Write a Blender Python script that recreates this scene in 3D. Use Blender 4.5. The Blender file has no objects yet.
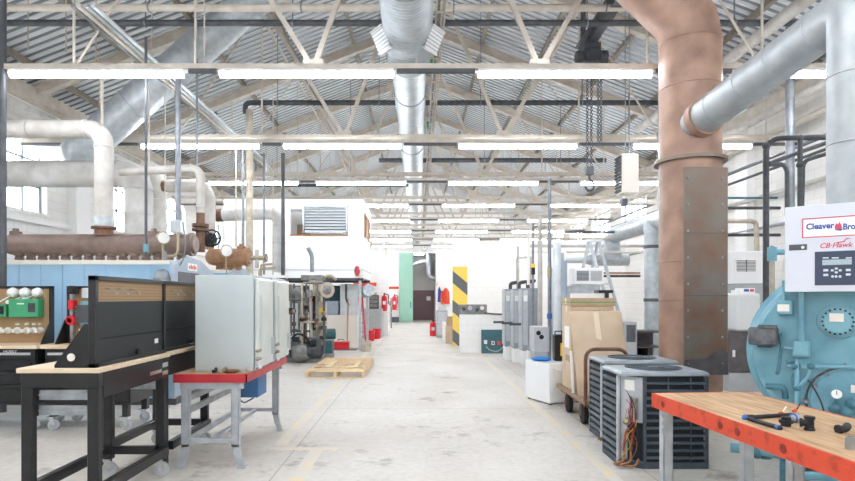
EXPOSURE = 1.13
import bpy, bmesh, math, random
from mathutils import Vector, Matrix
random.seed(7)
R = math.radians
PI = math.pi
SC = bpy.context.scene
COL = SC.collection
F = 570.0                       # focal length in pixels of the 855-wide frame


def X(px, d):
    return (px - 418) * d / F


def Z(py, d):
    return 1.6 + (298 - py) * d / F


def at(px, py, d):
    return Vector((X(px, d), d, Z(py, d)))


# ------------------------------------------------------------------ materials
def lin(c):
    if isinstance(c, str):
        c = [int(c[i:i + 2], 16) / 255 for i in (0, 2, 4)]
    return tuple((x / 12.92 if x <= .04045 else ((x + .055) / 1.055) ** 2.4) for x in c[:3]) + (1,)


M = {}


def mat(name, col, rough=.5, metal=0, col2=None, scale=6.0, detail=4, lo=.35, hi=.65, bump=0, stretch=None, alpha=1, trans=0, coat=0):
    m = bpy.data.materials.new(name)
    m.use_nodes = True
    nt = m.node_tree
    b = nt.nodes['Principled BSDF']
    b.inputs['Roughness'].default_value = rough
    b.inputs['Metallic'].default_value = metal
    b.inputs['Base Color'].default_value = lin(col)
    b.inputs['Alpha'].default_value = alpha
    b.inputs['Transmission Weight'].default_value = trans
    b.inputs['Coat Weight'].default_value = coat
    if col2 or bump:
        tc = nt.nodes.new('ShaderNodeTexCoord')
        mp = nt.nodes.new('ShaderNodeMapping')
        if stretch:
            mp.inputs['Scale'].default_value = stretch
        nz = nt.nodes.new('ShaderNodeTexNoise')
        nz.inputs['Scale'].default_value = scale
        nz.inputs['Detail'].default_value = detail
        nt.links.new(tc.outputs['Object'], mp.inputs['Vector'])
        nt.links.new(mp.outputs['Vector'], nz.inputs['Vector'])
        if col2:
            rp = nt.nodes.new('ShaderNodeValToRGB')
            rp.color_ramp.elements[0].position = lo
            rp.color_ramp.elements[0].color = lin(col2)
            rp.color_ramp.elements[1].position = hi
            rp.color_ramp.elements[1].color = lin(col)
            nt.links.new(nz.outputs['Fac'], rp.inputs['Fac'])
            nt.links.new(rp.outputs['Color'], b.inputs['Base Color'])
        if bump:
            bp = nt.nodes.new('ShaderNodeBump')
            bp.inputs['Strength'].default_value = bump
            bp.inputs['Distance'].default_value = .01
            nt.links.new(nz.outputs['Fac'], bp.inputs['Height'])
            nt.links.new(bp.outputs['Normal'], b.inputs['Normal'])
    M[name] = m
    return m


def emat(name, col, strength):
    m = bpy.data.materials.new(name)
    m.use_nodes = True
    b = m.node_tree.nodes['Principled BSDF']
    b.inputs['Base Color'].default_value = lin(col)
    b.inputs['Emission Color'].default_value = lin(col)
    b.inputs['Emission Strength'].default_value = strength
    M[name] = m


def brick_mat(name, c1, c2, mortar, sx, bw, bh, ms, axis, rough=.7, bumpk=.3):
    """painted masonry; axis: which object axes run along and up the wall"""
    m = bpy.data.materials.new(name)
    m.use_nodes = True
    nt = m.node_tree
    b = nt.nodes['Principled BSDF']
    b.inputs['Roughness'].default_value = rough
    tc = nt.nodes.new('ShaderNodeTexCoord')
    sp = nt.nodes.new('ShaderNodeSeparateXYZ')
    cb = nt.nodes.new('ShaderNodeCombineXYZ')
    nt.links.new(tc.outputs['Object'], sp.inputs[0])
    nt.links.new(sp.outputs[axis[0]], cb.inputs['X'])
    nt.links.new(sp.outputs[axis[1]], cb.inputs['Y'])
    br = nt.nodes.new('ShaderNodeTexBrick')
    br.inputs['Color1'].default_value = lin(c1)
    br.inputs['Color2'].default_value = lin(c2)
    br.inputs['Mortar'].default_value = lin(mortar)
    br.inputs['Scale'].default_value = sx
    br.inputs['Brick Width'].default_value = bw
    br.inputs['Row Height'].default_value = bh
    br.inputs['Mortar Size'].default_value = ms
    nt.links.new(cb.outputs[0], br.inputs['Vector'])
    nz = nt.nodes.new('ShaderNodeTexNoise')
    nz.inputs['Scale'].default_value = 1.3
    nz.inputs['Detail'].default_value = 5
    nt.links.new(tc.outputs['Object'], nz.inputs['Vector'])
    mx = nt.nodes.new('ShaderNodeMix')
    mx.data_type = 'RGBA'
    mx.blend_type = 'MULTIPLY'
    mx.inputs[0].default_value = .1
    nt.links.new(br.outputs['Color'], mx.inputs[6])
    nt.links.new(nz.outputs['Fac'], mx.inputs[7])
    nt.links.new(mx.outputs[2], b.inputs['Base Color'])
    bp = nt.nodes.new('ShaderNodeBump')
    bp.inputs['Strength'].default_value = bumpk
    bp.inputs['Distance'].default_value = .01
    bp.invert = True
    nt.links.new(br.outputs['Fac'], bp.inputs['Height'])
    nt.links.new(bp.outputs['Normal'], b.inputs['Normal'])
    M[name] = m


def floor_mat():
    m = bpy.data.materials.new('concrete')
    m.use_nodes = True
    nt = m.node_tree
    N = nt.nodes.new
    L = nt.links.new
    b = nt.nodes['Principled BSDF']
    tc = N('ShaderNodeTexCoord')
    n1 = N('ShaderNodeTexNoise'); n1.inputs['Scale'].default_value = .55; n1.inputs['Detail'].default_value = 8; n1.inputs['Roughness'].default_value = .62
    n2 = N('ShaderNodeTexNoise'); n2.inputs['Scale'].default_value = 14; n2.inputs['Detail'].default_value = 6
    n3 = N('ShaderNodeTexNoise'); n3.inputs['Scale'].default_value = 2.3; n3.inputs['Detail'].default_value = 9; n3.inputs['Roughness'].default_value = .7
    for n in (n1, n2, n3):
        L(tc.outputs['Object'], n.inputs['Vector'])
    r1 = N('ShaderNodeValToRGB')
    r1.color_ramp.elements[0].position = .32; r1.color_ramp.elements[0].color = lin('c9c2b8')
    r1.color_ramp.elements[1].position = .62; r1.color_ramp.elements[1].color = lin('dbd6ce')
    L(n1.outputs['Fac'], r1.inputs['Fac'])
    r2 = N('ShaderNodeValToRGB')
    r2.color_ramp.elements[0].position = .3; r2.color_ramp.elements[0].color = (.8, .79, .78, 1)
    r2.color_ramp.elements[1].position = .6; r2.color_ramp.elements[1].color = (1, 1, 1, 1)
    L(n2.outputs['Fac'], r2.inputs['Fac'])
    mx = N('ShaderNodeMix'); mx.data_type = 'RGBA'; mx.blend_type = 'MULTIPLY'; mx.inputs[0].default_value = .6
    L(r1.outputs['Color'], mx.inputs[6]); L(r2.outputs['Color'], mx.inputs[7])
    # dark spots and tyre dirt
    r3 = N('ShaderNodeValToRGB')
    r3.color_ramp.elements[0].position = .27; r3.color_ramp.elements[0].color = lin('8f857a')
    r3.color_ramp.elements[1].position = .42; r3.color_ramp.elements[1].color = (1, 1, 1, 1)
    L(n3.outputs['Fac'], r3.inputs['Fac'])
    mx2 = N('ShaderNodeMix'); mx2.data_type = 'RGBA'; mx2.blend_type = 'MULTIPLY'; mx2.inputs[0].default_value = .75
    L(mx.outputs[2], mx2.inputs[6]); L(r3.outputs['Color'], mx2.inputs[7])
    # slab joints
    br = N('ShaderNodeTexBrick')
    br.offset = 0
    br.inputs['Color1'].default_value = (1, 1, 1, 1); br.inputs['Color2'].default_value = (1, 1, 1, 1)
    br.inputs['Mortar'].default_value = (.55, .52, .48, 1)
    br.inputs['Scale'].default_value = 1; br.inputs['Brick Width'].default_value = 3.4
    br.inputs['Row Height'].default_value = 3.8; br.inputs['Mortar Size'].default_value = .008
    mp = N('ShaderNodeMapping'); mp.inputs['Location'].default_value = (1.15, .35, 0)
    L(tc.outputs['Object'], mp.inputs['Vector']); L(mp.outputs['Vector'], br.inputs['Vector'])
    mx3 = N('ShaderNodeMix'); mx3.data_type = 'RGBA'; mx3.blend_type = 'MULTIPLY'; mx3.inputs[0].default_value = .7
    L(mx2.outputs[2], mx3.inputs[6]); L(br.outputs['Color'], mx3.inputs[7])
    L(mx3.outputs[2], b.inputs['Base Color'])
    b.inputs['Roughness'].default_value = .55
    M['concrete'] = m


def worn_mat(name, col, under, scale=5, pos=.5):
    mat(name, col, .6, 0, under, scale, 8, pos - .1, pos + .1)


def stripe_mat(name, c1, c2, period, slope):
    m = bpy.data.materials.new(name)
    m.use_nodes = True
    nt = m.node_tree
    N = nt.nodes.new
    L = nt.links.new
    b = nt.nodes['Principled BSDF']
    b.inputs['Roughness'].default_value = .6
    tc = N('ShaderNodeTexCoord'); sp = N('ShaderNodeSeparateXYZ')
    L(tc.outputs['Object'], sp.inputs[0])
    a0 = N('ShaderNodeMath'); a0.operation = 'MULTIPLY_ADD'; a0.inputs[1].default_value = slope
    a = N('ShaderNodeMath'); a.operation = 'ADD'; a.inputs[1].default_value = .05
    L(a0.outputs[0], a.inputs[0])
    L(sp.outputs['X'], a0.inputs[0]); L(sp.outputs['Z'], a0.inputs[2])
    d = N('ShaderNodeMath'); d.operation = 'DIVIDE'; d.inputs[1].default_value = period; L(a.outputs[0], d.inputs[0])
    fr = N('ShaderNodeMath'); fr.operation = 'FRACT'; L(d.outputs[0], fr.inputs[0])
    g = N('ShaderNodeMath'); g.operation = 'GREATER_THAN'; g.inputs[1].default_value = .42; L(fr.outputs[0], g.inputs[0])
    mx = N('ShaderNodeMix'); mx.data_type = 'RGBA'
    mx.inputs[6].default_value = lin(c1); mx.inputs[7].default_value = lin(c2)
    L(g.outputs[0], mx.inputs[0]); L(mx.outputs[2], b.inputs['Base Color'])
    M[name] = m


def wood_mat(name, c1, c2, stretch, rough=.5):
    mat(name, c1, rough, 0, c2, 3.2, 7, .3, .7, 0, stretch)


def dots_mat(name, col, hole, step, axes):
    """pegboard: a square grid of round holes"""
    m = bpy.data.materials.new(name)
    m.use_nodes = True
    nt = m.node_tree
    N = nt.nodes.new
    L = nt.links.new
    b = nt.nodes['Principled BSDF']
    b.inputs['Roughness'].default_value = .7
    tc = N('ShaderNodeTexCoord'); sp = N('ShaderNodeSeparateXYZ')
    L(tc.outputs['Object'], sp.inputs[0])
    sq = []
    for ax in axes:
        d = N('ShaderNodeMath'); d.operation = 'DIVIDE'; d.inputs[1].default_value = step; L(sp.outputs[ax], d.inputs[0])
        f = N('ShaderNodeMath'); f.operation = 'FRACT'; L(d.outputs[0], f.inputs[0])
        s = N('ShaderNodeMath'); s.operation = 'SUBTRACT'; s.inputs[1].default_value = .5; L(f.outputs[0], s.inputs[0])
        p = N('ShaderNodeMath'); p.operation = 'MULTIPLY'; L(s.outputs[0], p.inputs[0]); L(s.outputs[0], p.inputs[1])
        sq.append(p)
    a = N('ShaderNodeMath'); a.operation = 'ADD'; L(sq[0].outputs[0], a.inputs[0]); L(sq[1].outputs[0], a.inputs[1])
    g = N('ShaderNodeMath'); g.operation = 'LESS_THAN'; g.inputs[1].default_value = .03; L(a.outputs[0], g.inputs[0])
    mx = N('ShaderNodeMix'); mx.data_type = 'RGBA'
    mx.inputs[6].default_value = lin(col); mx.inputs[7].default_value = lin(hole)
    L(g.outputs[0], mx.inputs[0]); L(mx.outputs[2], b.inputs['Base Color'])
    M[name] = m


floor_mat()
brick_mat('white_brick_side', 'f4f2ef', 'f1eeea', 'e8e5e0', 1, .4, .2, .012, ('Y', 'Z'))
brick_mat('white_brick_end', 'f6f5f3', 'f4f3f0', 'efedea', 1, .4, .2, .010, ('X', 'Z'))
brick_mat('grey_block', 'c9c6c1', 'c4c1bc', 'b8b4ae', 1, .6, 4, .01, ('X', 'Z'))
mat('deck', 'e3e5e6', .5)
mat('deck_rib_shade', '828c96', .4, .3)  # dark rib tone stands in for the corrugation's light and shade
mat('truss_paint', 'd0c8bd', .6, 0, 'bfb5a8', 5, 5)
mat('beam_paint', '989083', .6, 0, '857c70', 4, 5)
mat('white_paint', 'f0efed', .5)
mat('white_enamel', 'eeeff0', .3, 0, coat=.2)
mat('window_frame', '8d98a3', .5)
mat('glass', 'ffffff', .02, trans=1)
emat('tube', 'f4f8ff', 22)
mat('galv', 'c2c8cc', .45, .45, 'adb4ba', 9, 6)
mat('galv_light', 'dde2e5', .48, .35, 'cdd3d8', 7, 5)
mat('spiral', 'c4cbcf', .45, .4, 'b2bac0', 6, 5)
mat('exhaust', 'b0b4b6', .5, .35, 'a0a5a8', 5, 6)
mat('lagging', 'cbc8c2', .7, 0, 'b5b0a9', 5, 5, bump=.15)
mat('lagging_grey', 'd4d3d1', .7, 0, 'bebcb8', 4, 6, bump=.15)
mat('dark_pipe', '55585d', .5, .3, '44474b', 10, 4)
mat('grey_pipe', '8f9398', .45, .4, '767a80', 8, 4)
mat('steel', 'aeb3b8', .35, .8, '92979d', 10, 5)
mat('rusty_pipe', '8a6450', .65, .35, '5f483d', 7, 8, .3, .7, bump=.2)
mat('rust_flue', 'b08f7c', .5, .15, '896c5d', 3.2, 8, .3, .68, bump=.12)
mat('rust_plate', '7e766d', .45, .3, '7d5b46', 1.9, 8, .36, .6, bump=.12)
mat('header_rust', '8c7970', .5, .3, '6f5f57', 5, 8, .3, .7, bump=.15)
mat('header_tan', 'b38a68', .6, .25, '8c6a50', 5, 8, .3, .7, bump=.15)
mat('boiler_blue', 'a2c8e2', .45, 0, '95bddb', 2, 4)
mat('gable_grey', 'a9b6c4', .5, 0, '9dabba', 4, 4)
mat('teal', '79acbb', .36, 0, '5a90a3', 3.5, 8, .3, .62, coat=.2)
mat('teal_dark', '4c7f8d', .45, 0, '376472', 8, 7, .35, .6)
mat('panel_white', 'd4d9e4', .35, 0, coat=.2)
mat('display', '3c475e', .4)
mat('lcd', 'aebfc6', .3)
mat('key', 'd5dbe5', .4)
mat('text_blue', '2a4f9e', .5)
mat('text_red', 'd64560', .5)
mat('black_steel', '232528', .38, .2, '1c1e21', 14, 4, coat=.15)
mat('black_panel', '26282b', .4, .1, '1f2124', 30, 5, .35, .65)
mat('black_rubber', '1c1c1e', .7)
mat('chrome', 'cfd3d6', .22, .9)
mat('caster_wheel', 'b3b8bc', .5)
dots_mat('pegboard_front', 'ab8c66', '5f4a34', .0254, ('X', 'Z'))
dots_mat('pegboard_side', 'a78a66', '5f4a34', .0254, ('Y', 'Z'))
wood_mat('butcher_long', 'e2bd94', 'c99c70', (18, 1.2, 6))
wood_mat('butcher_worn', 'd9b88e', 'a87e56', (14, 1.2, 6))
wood_mat('butcher_wide', 'ebd9bf', 'd9bf9c', (1.2, 16, 6))
wood_mat('pallet_wood', 'e9d2ac', 'd3b387', (14, 1.5, 6), .7)
wood_mat('cart_wood', 'a98f78', '866f5c', (2, 14, 6), .8)
wood_mat('sill_wood', 'c98a52', 'a66e3c', (1.5, 12, 8), .6)
mat('red_edge', 'c9303a', .4, 0, 'b3242e', 6, 5)
worn_mat('orange_edge', 'd24a2b', '9e3622', 14, .36)
mat('grey_leg', 'b9bfc4', .5, 0, 'a5abb1', 9, 5)
mat('pale_cabinet', 'c3cbcb', .4, 0, 'bbc4c5', 1.6, 3)
mat('pale_door', 'dbe0dc', .3, .1, 'ced5d2', 3, 4, coat=.2)
mat('green_box', '3fa070', .5)
mat('green_door', '97c1ad', .6, 0, '90baa6', 2, 4)
mat('brown_door', '7a5f64', .5)
mat('red', 'd8232e', .45)
mat('hole_red', '8a2a22', .6)
mat('orange_red', 'e8502e', .55, 0, 'd4422a', 9, 4)
mat('yellow', 'f2c53c', .5)
mat('cream', 'e9e4da', .6)
mat('beige_metal', 'c3b9a8', .55, 0, 'a89d8d', 8, 6)
mat('cardboard', 'd3bda3', .8, 0, 'cab297', 4, 4)
mat('cardboard_dark', 'c2a687', .8, 0, 'b79a79', 5, 4)
mat('tape', 'e6d5bb', .4)
mat('paper', 'f0f0ee', .8)
mat('condenser', '4d5861', .5, .2, '444e57', 8, 4)
mat('condenser_slat', '525d66', .45, .2)
mat('coil', '30353a', .6, .3, '262a2e', 30, 3)
mat('condenser_top', 'a3abb0', .45, .3, '959da3', 8, 4)
mat('copper', 'a67655', .4, .7)
mat('brass', 'a89c84', .35, .8)
mat('wire_red', 'c8283c', .5)
mat('wire_yellow', 'd9b93c', .5)
mat('wire_black', '1e1e20', .5)
mat('wire_blue', '3a6bb5', .5)
mat('furnace_grey', '9ea4aa', .42, .35, '92989f', 5, 4)
mat('furnace_side', 'c6cbd0', .4, .3, 'babfc5', 5, 4)
mat('teal_board', '3d6a70', .55, 0, '35616a', 6, 4)
mat('blue_cloth', '2f7fd0', .8)
mat('blue_box', '3d6fa3', .5)
mat('plastic_white', 'ececea', .45, alpha=1)
mat('jug', 'eef0f0', .4, trans=.25)
mat('cabinet_grey', 'b1b4b6', .5, .1, 'a5a9ac', 5, 4)
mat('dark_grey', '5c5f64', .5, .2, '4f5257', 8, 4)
mat('duct_dark', '6a6667', .55, .3, '575354', 6, 5)
mat('rough_cast', '73767a', .65, .5, '55585c', 18, 8, .35, .65, bump=.3)
mat('iron', '3a3b3f', .55, .5, '2c2d30', 18, 6, bump=.2)
mat('pale_grey', 'c8ccd0', .5)
mat('red_ladder', 'c63a40', .5)
mat('clock_face', 'f5f4f0', .5)
mat('steel_machine', '8f9190', .5, .4, '73716c', 9, 6)
stripe_mat('hazard', '66686b', 'efd05f', .97, .85)
stripe_mat('coat_stripe', '2b3a57', 'e5502e', .5, 1.2)
worn_mat('yellow_line', 'e2d2ae', 'd6d2ca', 4, .53)
mat('red_line', 'e0472f', .6)
mat('sill_dark', '3d3f43', .6)


# ------------------------------------------------------------------ mesh builder
class MB:
    def __init__(s):
        s.v = []; s.f = []; s.sm = []; s.mi = []; s.cur = 0

    def add(s, vs, fs, smooth=False):
        n = len(s.v)
        s.v += [Vector(v) for v in vs]
        for f in fs:
            s.f.append([i + n for i in f]); s.sm.append(smooth); s.mi.append(s.cur)
        return s

    def use(s, i):
        s.cur = i
        return s

    def b(s, x0, x1, y0, y1, z0, z1):
        vs = [(x, y, z) for z in (z0, z1) for y in (y0, y1) for x in (x0, x1)]
        return s.add(vs, [(0, 2, 3, 1), (4, 5, 7, 6), (0, 1, 5, 4), (2, 6, 7, 3), (0, 4, 6, 2), (1, 3, 7, 5)])

    def box(s, c, sz, mtx=None):
        hx, hy, hz = sz[0] / 2, sz[1] / 2, sz[2] / 2
        vs = [Vector((x, y, z)) for z in (-hz, hz) for y in (-hy, hy) for x in (-hx, hx)]
        if mtx is not None:
            vs = [mtx @ v for v in vs]
        vs = [v + Vector(c) for v in vs]
        return s.add(vs, [(0, 2, 3, 1), (4, 5, 7, 6), (0, 1, 5, 4), (2, 6, 7, 3), (0, 4, 6, 2), (1, 3, 7, 5)])

    def bar(s, p, q, w, h, up=(0, 0, 1)):
        """rectangular bar from p to q, w across, h along up"""
        p = Vector(p); q = Vector(q); d = (q - p).normalized(); u = Vector(up)
        if abs(d.dot(u)) > .99:
            u = Vector((0, 1, 0))
        a = d.cross(u).normalized() * w / 2; c = a.cross(d).normalized() * h / 2
        vs = [e + i * a + j * c for e in (p, q) for j in (-1, 1) for i in (-1, 1)]
        return s.add(vs, [(0, 2, 3, 1), (4, 5, 7, 6), (0, 1, 5, 4), (2, 6, 7, 3), (0, 4, 6, 2), (1, 3, 7, 5)])

    def rings(s, rs, closed=True, caps=True, smooth=True):
        n = len(rs[0]); vs = [p for r in rs for p in r]; fs = []
        for k in range(len(rs) - 1):
            for i in range(n):
                j = (i + 1) % n
                fs.append((k * n + i, k * n + j, (k + 1) * n + j, (k + 1) * n + i))
        s.add(vs, fs, smooth)
        if caps:
            s.add(rs[0], [tuple(reversed(range(n)))]); s.add(rs[-1], [tuple(range(n))])
        return s

    def cyl(s, p, q, r, r2=None, n=16, caps=True, smooth=True):
        p = Vector(p); q = Vector(q); r2 = r if r2 is None else r2
        d = (q - p).normalized(); u = Vector((0, 0, 1)) if abs(d.z) < .9 else Vector((1, 0, 0))
        a = d.cross(u).normalized(); c = d.cross(a).normalized()
        ring = lambda o, rr: [o + a * rr * math.cos(t) - c * rr * math.sin(t) for t in [2 * PI * i / n for i in range(n)]]
        return s.rings([ring(p, r), ring(q, r2)], caps=caps, smooth=smooth)

    def lathe(s, prof, o, axis, n=24, smooth=True):
        """prof: (distance along axis, radius)"""
        o = Vector(o); d = Vector(axis).normalized(); u = Vector((0, 0, 1)) if abs(d.z) < .9 else Vector((1, 0, 0))
        a = d.cross(u).normalized(); c = d.cross(a).normalized()
        rs = [[o + d * h + (a * math.cos(t) - c * math.sin(t)) * max(r, 1e-4) for t in [2 * PI * i / n for i in range(n)]] for h, r in prof]
        for k in range(len(rs) - 1):
            s.rings([rs[k], rs[k + 1]], caps=False, smooth=smooth)
        s.add(rs[0], [tuple(reversed(range(n)))]); s.add(rs[-1], [tuple(range(n))])
        return s

    def tube(s, pts, r, n=12, bend=None, k=6, caps=True):
        pts = [Vector(p) for p in pts]
        bend = r * 2 if bend is None else bend
        path = [pts[0]]
        for i in range(1, len(pts) - 1):
            a, o, c = pts[i - 1], pts[i], pts[i + 1]
            d1 = (a - o); d2 = (c - o)
            if bend <= 0 or d1.normalized().dot(d2.normalized()) < -.999:
                path.append(o); continue
            t = min(bend, d1.length * .49, d2.length * .49)
            p0 = o + d1.normalized() * t; p2 = o + d2.normalized() * t
            for j in range(k + 1):
                w = j / k
                path.append((1 - w) ** 2 * p0 + 2 * w * (1 - w) * o + w * w * p2)
        path.append(pts[-1])
        tan = []
        for i in range(len(path)):
            a = path[max(i - 1, 0)]; c = path[min(i + 1, len(path) - 1)]
            tan.append((c - a).normalized())
        u = Vector((0, 0, 1)) if abs(tan[0].z) < .9 else Vector((1, 0, 0))
        a = tan[0].cross(u).normalized()
        rs = []
        for p, t in zip(path, tan):
            a = (a - t * a.dot(t)).normalized(); c = t.cross(a)
            rs.append([p + (a * math.cos(w) + c * math.sin(w)) * r for w in [2 * PI * i / n for i in range(n)]])
        return s.rings(rs, caps=caps)

    def torus(s, o, axis, r, rr, n=24, m=8, sq=1):
        o = Vector(o); d = Vector(axis).normalized(); u = Vector((0, 0, 1)) if abs(d.z) < .9 else Vector((1, 0, 0))
        a = d.cross(u).normalized(); c = d.cross(a)
        vs = []; fs = []
        for i in range(n):
            t = 2 * PI * i / n; e = a * math.cos(t) + c * math.sin(t)
            for j in range(m):
                w = 2 * PI * j / m
                vs.append(o + e * (r + rr * math.cos(w)) + d * rr * math.sin(w) * sq)
        for i in range(n):
            for j in range(m):
                i2 = (i + 1) % n; j2 = (j + 1) % m
                fs.append((i * m + j, i2 * m + j, i2 * m + j2, i * m + j2))
        return s.add(vs, fs, True)

    def sph(s, o, r, n=14, m=8, sc=(1, 1, 1)):
        o = Vector(o)
        prof = [(-math.cos(PI * i / m), math.sin(PI * i / m)) for i in range(m + 1)]
        rs = [[o + Vector((max(q, 1e-3) * math.cos(t) * r * sc[0], max(q, 1e-3) * math.sin(t) * r * sc[1], h * r * sc[2])) for t in [2 * PI * i / n for i in range(n)]] for h, q in prof]
        return s.rings(rs)

    def prism(s, poly, o, u, v, w):
        """polygon in the (u, v) plane at o, pushed along w"""
        o, u, v, w = Vector(o), Vector(u), Vector(v), Vector(w)
        p = [o + u * a + v * c for a, c in poly]; n = len(p)
        q = [e + w for e in p]
        fs = [tuple(range(n)), tuple(reversed(range(n, 2 * n)))]
        fs += [(i, n + i, n + (i + 1) % n, (i + 1) % n) for i in range(n)]
        return s.add(p + q, fs)

    def build(s, name, mats, parent=None, W=False, bevel=0, seg=1, **tags):
        vs = s.v
        org = Vector((0, 0, 0))
        if parent is not None and W:
            inv = BASE[root_of(parent).name].inverted()
            vs = [inv @ v for v in vs]
        if parent is None:
            xs = [v.x for v in vs]; ys = [v.y for v in vs]; zs = [v.z for v in vs]
            org = Vector(((min(xs) + max(xs)) / 2, (min(ys) + max(ys)) / 2, min(zs)))
            vs = [v - org for v in vs]
        me = bpy.data.meshes.new(name)
        me.from_pydata([tuple(v) for v in vs], [], s.f)
        if not isinstance(mats, (list, tuple)):
            mats = [mats]
        for m in mats:
            me.materials.append(M[m])
        for p, sm, mi in zip(me.polygons, s.sm, s.mi):
            p.use_smooth = sm; p.material_index = mi
        bm = bmesh.new(); bm.from_mesh(me)
        bmesh.ops.recalc_face_normals(bm, faces=bm.faces)
        if bevel:
            ed = [e for e in bm.edges if len(e.link_faces) == 2 and e.calc_face_angle(0) > .6]
            bmesh.ops.bevel(bm, geom=ed, offset=bevel, segments=seg, affect='EDGES', profile=.5)
        bm.to_mesh(me); bm.free()
        o = bpy.data.objects.new(name, me)
        COL.objects.link(o)
        o.location = org
        if parent is not None:
            o.parent = parent
        for k, v in tags.items():
            o[k] = v
        return o


BASE = {}


def root_of(o):
    while o.parent is not None:
        o = o.parent
    return o


def root(name, label, cat, loc=(0, 0, 0), rz=0, group=None):
    o = bpy.data.objects.new(name, None)
    COL.objects.link(o)
    o.empty_display_size = .1
    o.location = loc; o.rotation_euler = (0, 0, rz)
    BASE[o.name] = Matrix.Translation(Vector(loc)) @ Matrix.Rotation(rz, 4, 'Z')
    o['label'] = label; o['category'] = cat
    if group:
        o['group'] = group
    return o


def dup(r, loc, rz=None, label=None, group=None):
    n = r.copy(); COL.objects.link(n)
    n.location = loc
    if rz is not None:
        n.rotation_euler = (0, 0, rz)
    if label:
        n['label'] = label
    if group:
        n['group'] = group
    BASE[n.name] = Matrix.Translation(Vector(loc)) @ Matrix.Rotation(n.rotation_euler.z, 4, 'Z')
    for ch in [c for c in KIDS(r)]:
        c = ch.copy(); COL.objects.link(c); c.parent = n
        for g in KIDS(ch):
            d = g.copy(); COL.objects.link(d); d.parent = c
    return n


def KIDS(o):
    return [c for c in COL.objects if c.parent == o]


def one(mb, name, mats, label, cat, group=None, bevel=0, seg=1):
    o = mb.build(name, mats, None, bevel=bevel, seg=seg)
    o['label'] = label; o['category'] = cat
    if group:
        o['group'] = group
    return o


def struct(mb, name, mats, bevel=0, parent=None):
    o = mb.build(name, mats, parent, W=parent is not None, bevel=bevel)
    o['kind'] = 'structure'
    BASE[o.name] = Matrix.Translation(o.location)
    return o


def lettering(text, size, mname, parent, mtx, width=None, extr=.001, bold=0, name='lettering', shear=0):
    """flat letters laid on the surface that mtx spans (x along, y up)"""
    cu = bpy.data.curves.new(name, 'FONT')
    cu.body = text; cu.size = size; cu.extrude = extr; cu.offset = bold; cu.shear = shear
    cu.align_x = 'LEFT'; cu.align_y = 'BOTTOM_BASELINE'; cu.resolution_u = 3
    tmp = bpy.data.objects.new('tmp', cu); COL.objects.link(tmp)
    dg = bpy.context.evaluated_depsgraph_get()
    me = bpy.data.meshes.new_from_object(tmp.evaluated_get(dg))
    COL.objects.unlink(tmp); bpy.data.objects.remove(tmp)
    w = max(v.co.x for v in me.vertices) - min(v.co.x for v in me.vertices)
    k = width / w if width else 1
    for v in me.vertices:
        v.co = mtx @ Vector((v.co.x * k, v.co.y, v.co.z))
    me.materials.clear(); me.materials.append(M[mname])
    o = bpy.data.objects.new(name, me); COL.objects.link(o)
    o.parent = parent
    return o


def arc(cx, cy, r, a0, a1, n):
    return [(cx + r * math.cos(R(a0 + (a1 - a0) * i / n)), cy + r * math.sin(R(a0 + (a1 - a0) * i / n))) for i in range(n + 1)]


def pipe(name, pts, r, m, label, cat='pipe', n=14, bend=None, group=None, rings=(), rm=None, part='coupling'):
    """one pipe run; rings: (point, axis, radius, length) couplings that go on it as parts"""
    if not rings:
        mb = MB().tube(pts, r, n, bend)
        return one(mb, name, m, label, cat, group)
    t = root(name, label, cat, pts[-1], 0, group)
    MB().tube(pts, r, n, bend).build('run', m, t, W=True)
    for p, ax, rr, ln in rings:
        p = Vector(p); ax = Vector(ax).normalized()
        MB().cyl(p - ax * ln / 2, p + ax * ln / 2, rr, n=n).build(part, rm or m, t, W=True)
    return t

# ================================================================== THE SETTING
XL, XR, YB, YE = -8.3, 8.0, -6.0, 38.0
RIDGE, PITCH = 9.35, .385


def roofz(x):
    return RIDGE - PITCH * abs(x)


struct(MB().b(XL - .2, XR + .2, YB, 46, -.15, 0), 'floor', 'concrete')

# painted lines on the concrete
for i, (x0, x1, y0, y1) in enumerate(((-1.57, -1.44, 6.2, 11.2), (-1.135, -1.0, 4.2, 6.0), (-1.57, -.85, 6.0, 6.1), (1.68, 1.80, 3.6, 16.6),
                                       (-1.57, -1.45, 14.6, 24.0))):
    struct(MB().b(x0, x1, y0, y1, 0, .0015), 'floor_marking', 'yellow_line')

# roof: corrugated deck, ribs running down the slope, their shading stripes put into the colour
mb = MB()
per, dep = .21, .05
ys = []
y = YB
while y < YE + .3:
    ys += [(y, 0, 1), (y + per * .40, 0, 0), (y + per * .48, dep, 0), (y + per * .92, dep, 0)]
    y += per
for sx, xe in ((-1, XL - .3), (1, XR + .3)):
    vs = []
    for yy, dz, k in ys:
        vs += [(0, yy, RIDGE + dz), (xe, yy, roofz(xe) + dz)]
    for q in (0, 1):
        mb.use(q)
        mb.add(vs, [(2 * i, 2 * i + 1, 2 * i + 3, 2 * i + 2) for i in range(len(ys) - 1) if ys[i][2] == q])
ceil = struct(mb, 'ceiling', ['deck', 'deck_rib_shade'])
for k in range(6):
    for sx in (-1, 1):
        x = sx * (.25 + 1.5 * k)
        if XL < x < XR:
            zc = roofz(x) - .075
            mb = MB()
            mb.bar((x, YB, zc), (x, YE, zc), .045, .12)
            mb.bar((x, YB, zc - .06), (x, YE, zc - .06), .09, .012)
            mb.build('purlin', 'beam_paint', ceil, W=True)

# side walls with arched daylight windows
wy = [(-4.2, -2.45), (-.4, 1.35), (3.4, 5.15), (7.2, 8.95), (11.0, 12.75), (14.8, 16.55), (18.6, 20.35), (22.4, 24.15), (26.2, 27.95), (30.0, 31.75)]


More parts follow.
